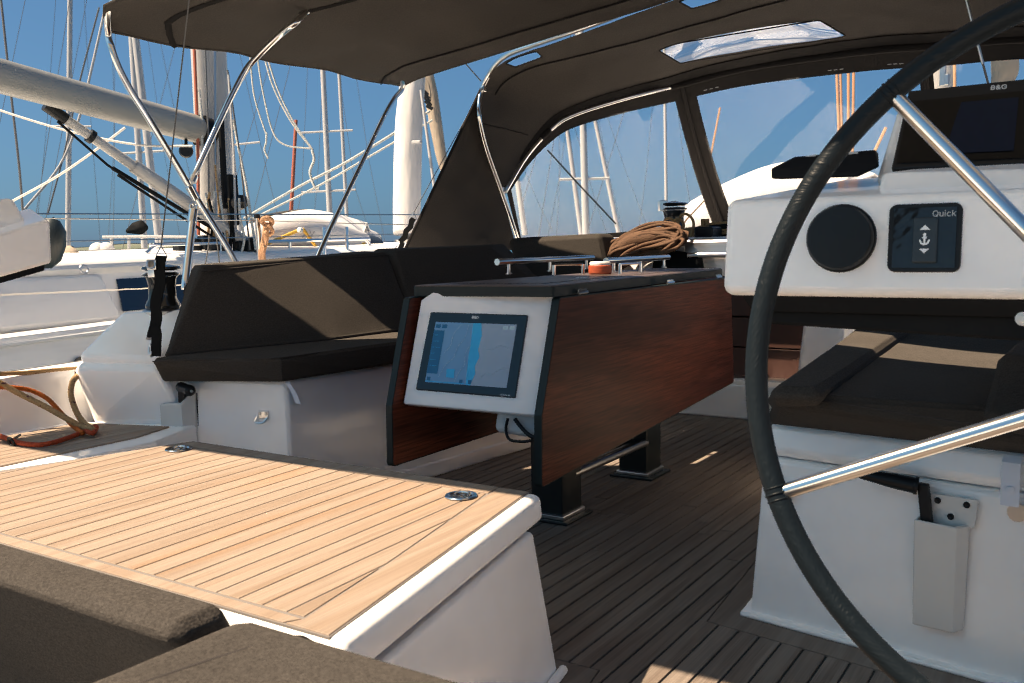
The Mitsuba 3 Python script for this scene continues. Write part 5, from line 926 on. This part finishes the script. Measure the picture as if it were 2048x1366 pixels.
# mooring and halyard lines that cross the sky
def sky_line(label, pts, r, mat, n=6): solo('rigging_line', tube(pts, r, 8, n=n), mat, label, 'rigging line', True)
sky_line('twisted white line rising from the mast foot to the tan genoa, upper of two', [V(-10.18, 9.034, 1.273), V(-9.553, 9.494, 1.703), V(-8.989, 9.901, 2.046), V(-8.092, 10.56, 2.697)], .018, 'rope_white')
sky_line('twisted white line rising from the mast foot to the tan genoa, lower of two', [V(-10.11, 9.077, 1.251), V(-9.322, 9.644, 1.712), V(-8.76, 10.06, 2.096), V(-8.058, 10.57, 2.573)], .014, 'rope_white')
sky_line('slack pale line falling from the bimini edge to the knot, nearest the mast', [V(-7.851, 7.154, 2.912), V(-7.798, 7.134, 2.48), V(-7.684, 7.16, 2.099), V(-7.669, 7.164, 2.057)], .009, 'rope_white')
sky_line('slack pale line falling from the bimini edge to the knot, second from the mast', [V(-7.801, 7.195, 2.979), V(-7.724, 7.188, 2.531), V(-7.617, 7.203, 2.098), V(-7.5, 7.26, 1.948), V(-7.276, 7.399, 1.906)], .009, 'rope_white')
sky_line('slack pale line falling steeply to the knot beside the wooden mast, left of a pair', [V(-7.742, 7.229, 2.952), V(-7.637, 7.25, 2.582), V(-7.466, 7.314, 2.21), V(-7.253, 7.412, 1.89)], .010, 'rope_white')
sky_line('slack pale line falling steeply to the knot beside the wooden mast, right of a pair', [V(-7.719, 7.244, 2.951), V(-7.591, 7.275, 2.538), V(-7.43, 7.335, 2.183), V(-7.249, 7.415, 1.89)], .010, 'rope_white')
sky_line('short frayed rope end hanging from the knot beside the wooden mast', [V(-7.258, 7.409, 1.89), V(-7.235, 7.41, 1.784), V(-7.266, 7.374, 1.653), V(-7.215, 7.388, 1.495), V(-7.178, 7.409, 1.478)], .014, 'rope_white')
sky_line('short frayed rope end hanging left of the wooden mast', [V(-7.67, 7.167, 2.083), V(-7.67, 7.154, 1.978), V(-7.68, 7.137, 1.899), V(-7.645, 7.149, 1.809)], .010, 'rope_white')
sky_line('pale slack rope sagging under the boom from the left edge', [V(-7.708, 4.264, 2.039), V(-7.433, 4.428, 1.929), V(-7.09, 4.635, 1.81), V(-6.681, 4.887, 1.713), V(-6.325, 5.114, 1.697)], .009, 'rope_line')
sky_line('pale rope rising from the left railing up to the boom', [V(-8.515, 4.853, 1.337), V(-8.198, 5.083, 1.542), V(-7.939, 5.276, 1.749), V(-7.681, 5.472, 1.983)], .011, 'rope_line')
sky_line('dark stay crossing the left edge in front of the boom', [V(-9.586, 5.495, 3.396), V(-9.462, 5.457, 2.445), V(-9.366, 5.431, 1.743), V(-9.311, 5.404, 1.243)], .012, 'wire')
sky_line('pale stay leaning behind the boom at the left', [V(-14.65, 10.21, 5.001), V(-14.8, 9.986, 3.995), V(-14.94, 9.789, 3.157), V(-15.19, 9.523, 2.321), V(-15.67, 9.119, 1.575)], .022, 'spar_far')
sky_line('dark stay leaning up to the bimini corner at the left', [V(-14.74, 10.14, 4.961), V(-14.98, 9.829, 3.662), V(-15.13, 9.593, 2.572), V(-15.33, 9.326, 1.484)], .014, 'wire')
b_ = thing('pulley_block', 'small black pulley block hanging at the mast end of the boom', 'block')
part(b_, 'cheek', lathe([(0, -.03), (.05, -.03), (.06, 0), (.05, .03), (0, .03)], V(-6.787, 5.417, 1.709), (.8, -.6, 0), 20), 'black_plastic')
part(b_, 'strap', tube([V(-6.791, 5.427, 1.812), V(-6.788, 5.419, 1.735)], .014, 8), 'webbing')

# ================================================================ yachts further off: mast, spreaders, shrouds, hull low on the water
def far_yacht(label, foot, head, d, r, spreaders=(), shrouds=True, mat='spar_far', extra=None, hull=True, ext=.9):
    t = thing('distant_yacht', label, 'sailing yacht', None)
    a, b = np.asarray(foot, float), np.asarray(head, float)
    top = b + (b - a) * ext; part(t, 'mast', tube([a, top], [r, r * .8], 12), mat, True)
    if hull:
        c = V(a[0], a[1], -1.0); L = 5.5
        prof = [(-L, .25), (-L * .6, 1.35), (0, 1.7), (L * .6, 1.3), (L, .06)]
        P = np.array([[(c[0] + w * k, c[1] + y, c[2] + z) for k, z in ((-1, 1.15 + .02 * (y + L)), (-.85, .3), (-.6, -.3), (.6, -.3), (.85, .3), (1, 1.15 + .02 * (y + L)), (.5, 1.32), (-.5, 1.32), (-1, 1.15 + .02 * (y + L)))] for y, w in prof])
        part(t, 'hull', grid(P), 'neighbour_white', 40)
    side = unit(np.cross(top - a, V(-.54, .84, 0)))
    for f in spreaders:
        p = lerp(a, b, f); part(t, 'spreader', tube([p - side * .8, p, p + side * .8], r * .35, 8), mat)
    if shrouds:
        for s in (-1, 1): part(t, 'shroud', tube([top, lerp(a, b, spreaders[0] if spreaders else .5) + side * .8 * s, a + side * 1.2 * s], max(.006, d * .00022), 6), 'wire')
        part(t, 'forestay', tube([top, a + side * 3.4], max(.008, d * .0003), 6), 'wire')
    return t

far_yacht("distant yacht with a slim white mast, farthest left behind the boom", V(-31.91, 20.08, 0.8074), V(-32.22, 21.01, 9.84), 34, 0.1, (0.5,))
far_yacht('distant yacht whose mast stands just behind the bimini aft tube', V(-26.1, 19.04, 0.7712), V(-26.76, 19.49, 7.803), 30, 0.1, (0.45,))
far_yacht('distant yacht whose thicker mast leans below the boom', V(-20.56, 15.45, 0.8491), V(-21.44, 15.67, 7.176), 24, 0.1, ())
far_yacht("distant yacht with a tall pale mast right of the neighbour's mast", V(-20.39, 17.95, 0.8054), V(-20.99, 18.16, 5.602), 26, 0.08, (0.6,))
far_yacht('distant yacht with white mast and short spreaders, right of the wooden mast', V(-19.74, 20.79, 1.046), V(-20.16, 21.16, 6.206), 28, 0.085, (0.28, 0.62))
far_yacht('distant yacht with a dark grey mast left of the bimini forward leg', V(-20.66, 22.54, 0.6528), V(-21.16, 22.94, 6.419), 30, 0.06, ())
far_yacht('distant yacht with the thickest white mast in the left hood window', V(-14.35, 26.67, 1.067), V(-14.57, 26.96, 4.62), 30, 0.12, (0.5,))
far_yacht('distant yacht in the left hood window, mast leaning right of the thickest one', V(-17.06, 34.5, 1.093), V(-18.06, 34.43, 5.709), 38, 0.09, ())
far_yacht('distant yacht in the left hood window, mast just left of the thickest one', V(-21.7, 39.88, 1.117), V(-22.33, 39.98, 5.199), 45, 0.12, ())
far_yacht('distant yacht seen at the left end of the left hood window', V(-21.3, 34.16, 1.177), V(-21.64, 34.21, 3.287), 40, 0.13, ())
far_yacht('distant yacht with a thin dark mast above the tan rope loops', V(-16.26, 37.4, 1.067), V(-16.55, 37.91, 6.645), 40, 0.07, ())
far_yacht('distant wooden masted yacht with a reddish brown mast right of the neighbour', V(-16.32, 15.83, 1.143), V(-16.31, 16.17, 3.803), 22, .048, (), False, 'spar_wood', None, True, 0.0)

# own mast and halyards ahead of the spray hood
om = thing('own_mast', 'grey mast of the own yacht seen through the hood window above the dark display', 'mast')
part(om, 'spar', tube([V(-1.412, 9.409, 1.101), V(-1.615, 9.798, 5.264)], .135, 24), 'spar', True)
part(om, 'mast_fitting', cat(rbox(V(-1.373, 9.216, 2.228), (.07, .06, .10), .01), rbox(V(-1.39, 9.21, 2.272), (.05, .05, .2), .01)), 'steel_dull')
for a, b, lab in ((V(-2.005, 7.988, 2.37), V(-1.924, 7.9, 1.25), 'reddish halyard in the centre hood window, leftmost of four'), (V(-1.978, 8.005, 2.369), V(-1.911, 7.908, 1.249), 'reddish halyard in the centre hood window, second of four'), (V(-1.92, 8.042, 2.368), V(-1.874, 7.932, 1.249), 'peach halyard in the centre hood window, third of four'), (V(-1.883, 8.066, 2.367), V(-1.85, 7.947, 1.248), 'peach halyard in the centre hood window, rightmost of four')):
    solo('halyard', tube([a, b], .012, 8), 'rope_peach', lab, 'halyard', True)
solo('halyard', tube([V(-1.3, 9.179, 2.512), V(-1.266, 9.109, 1.778)], .014, 8), 'rope_peach', 'peach halyard beside the grey mast above the dark display', 'halyard', True)
solo('furled_mainsheet_sail', tube([V(-1.03, 10.33, 2.663), V(-1.012, 10.31, 2.426), V(-1.026, 10.28, 2.284), V(-1.029, 10.23, 1.858)], [.12, .12, .10, .09], 16, n=5), 'sailcloth_tan', 'tan furled sail at the right edge above the dark display', 'sail', True)
solo('guy_line', tube([V(-3.28, 8.809, 2.12), V(-3.346, 8.698, 1.578)], .009, 6), 'rope_peach', 'thin reddish line in the centre hood window, left of the halyards', 'rigging line')
solo('guy_line', tube([V(-1.511, 7.502, 1.675), V(-1.578, 7.435, 1.492)], .011, 6), 'rope_peach', 'short peach line above the flat black instrument cover', 'rigging line')
solo('hood_tension_line', tube([V(-2.581, 4.378, 1.362), V(-2.428, 4.453, 1.17), V(-2.26, 4.536, 0.9662)], .0042, 8), 'wire', 'thin black line slanting down behind the left hood window to the coil', 'cord')
# own dinghy on the foredeck, behind the centre hood window
od = thing('own_dinghy', 'white dinghy upside down on the foredeck, behind the hood window and console', 'dinghy')
cl = [V(-2.912, 6.997, 1.037), V(-2.752, 6.99, 1.121), V(-2.47, 7.068, 1.244), V(-2.203, 7.132, 1.331), V(-1.955, 7.173, 1.335), V(-1.724, 7.191, 1.244)]
part(od, 'tube', tube([p + V(0, 0, -.10) for p in cl], [.10, .17, .19, .2, .2, .2], 24, n=6), 'hypalon', True)
part(od, 'rub_strake', tube([p + V(-.02, -.16, -.20) for p in cl], .030, 10, n=5), 'hypalon_grey', True)
part(od, 'rub_strake', tube([p + V(-.02, -.17, -.32) for p in cl], .022, 10, n=5), 'hypalon_grey', True)
part(od, 'lower_panel', sheet(np.array([[p + V(0, -.13, -.20), p + V(0, -.14, -.55)] for p in spline(cl, 4)]), .02), 'hypalon', True)
part(od, 'bottom', sheet(np.array([[p + V(0, .02, .0), p + V(.1, .5, .10), p + V(.2, 1.0, .0)] for p in spline(cl, 4)]), .02), 'hypalon', True)
part(od, 'lashing', tube([V(-2.611, 6.729, 1.173), V(-2.729, 6.634, 1.021), V(-2.746, 6.618, 0.9842)], .006, 6), 'rope_brown')

# ================================================================ water, land
g = np.array([[(x, y, -1.0) for x in (-24000., -300., -60., 60., 300., 24000.)] for y in (-24000., -300., -60., 60., 300., 24000.)])
struct('sea', grid(g)if grid(g).face_normals[0][2] > 0 else tm(grid(g).vertices, grid(g).faces[:, ::-1]), 'sea_water', False)
hv = []
for k, a in enumerate(np.linspace(-100, 60, 160)):
    ra = math.radians(a); d = V(math.sin(ra), math.cos(ra), 0); h = 10 + 34 * float(meshkit.fbm(np.array([[a * .22, 2.0, 1.0]]), 4)[0]) ** 1.5
    hv.append([d * 5200 + V(0, 0, -3), d * 5350 + V(0, 0, h * .55), d * 5600 + V(0, 0, h), d * 6400 + V(0, 0, -3)])
struct('hills', grid(np.array(hv)), 'hill_scrub', True)
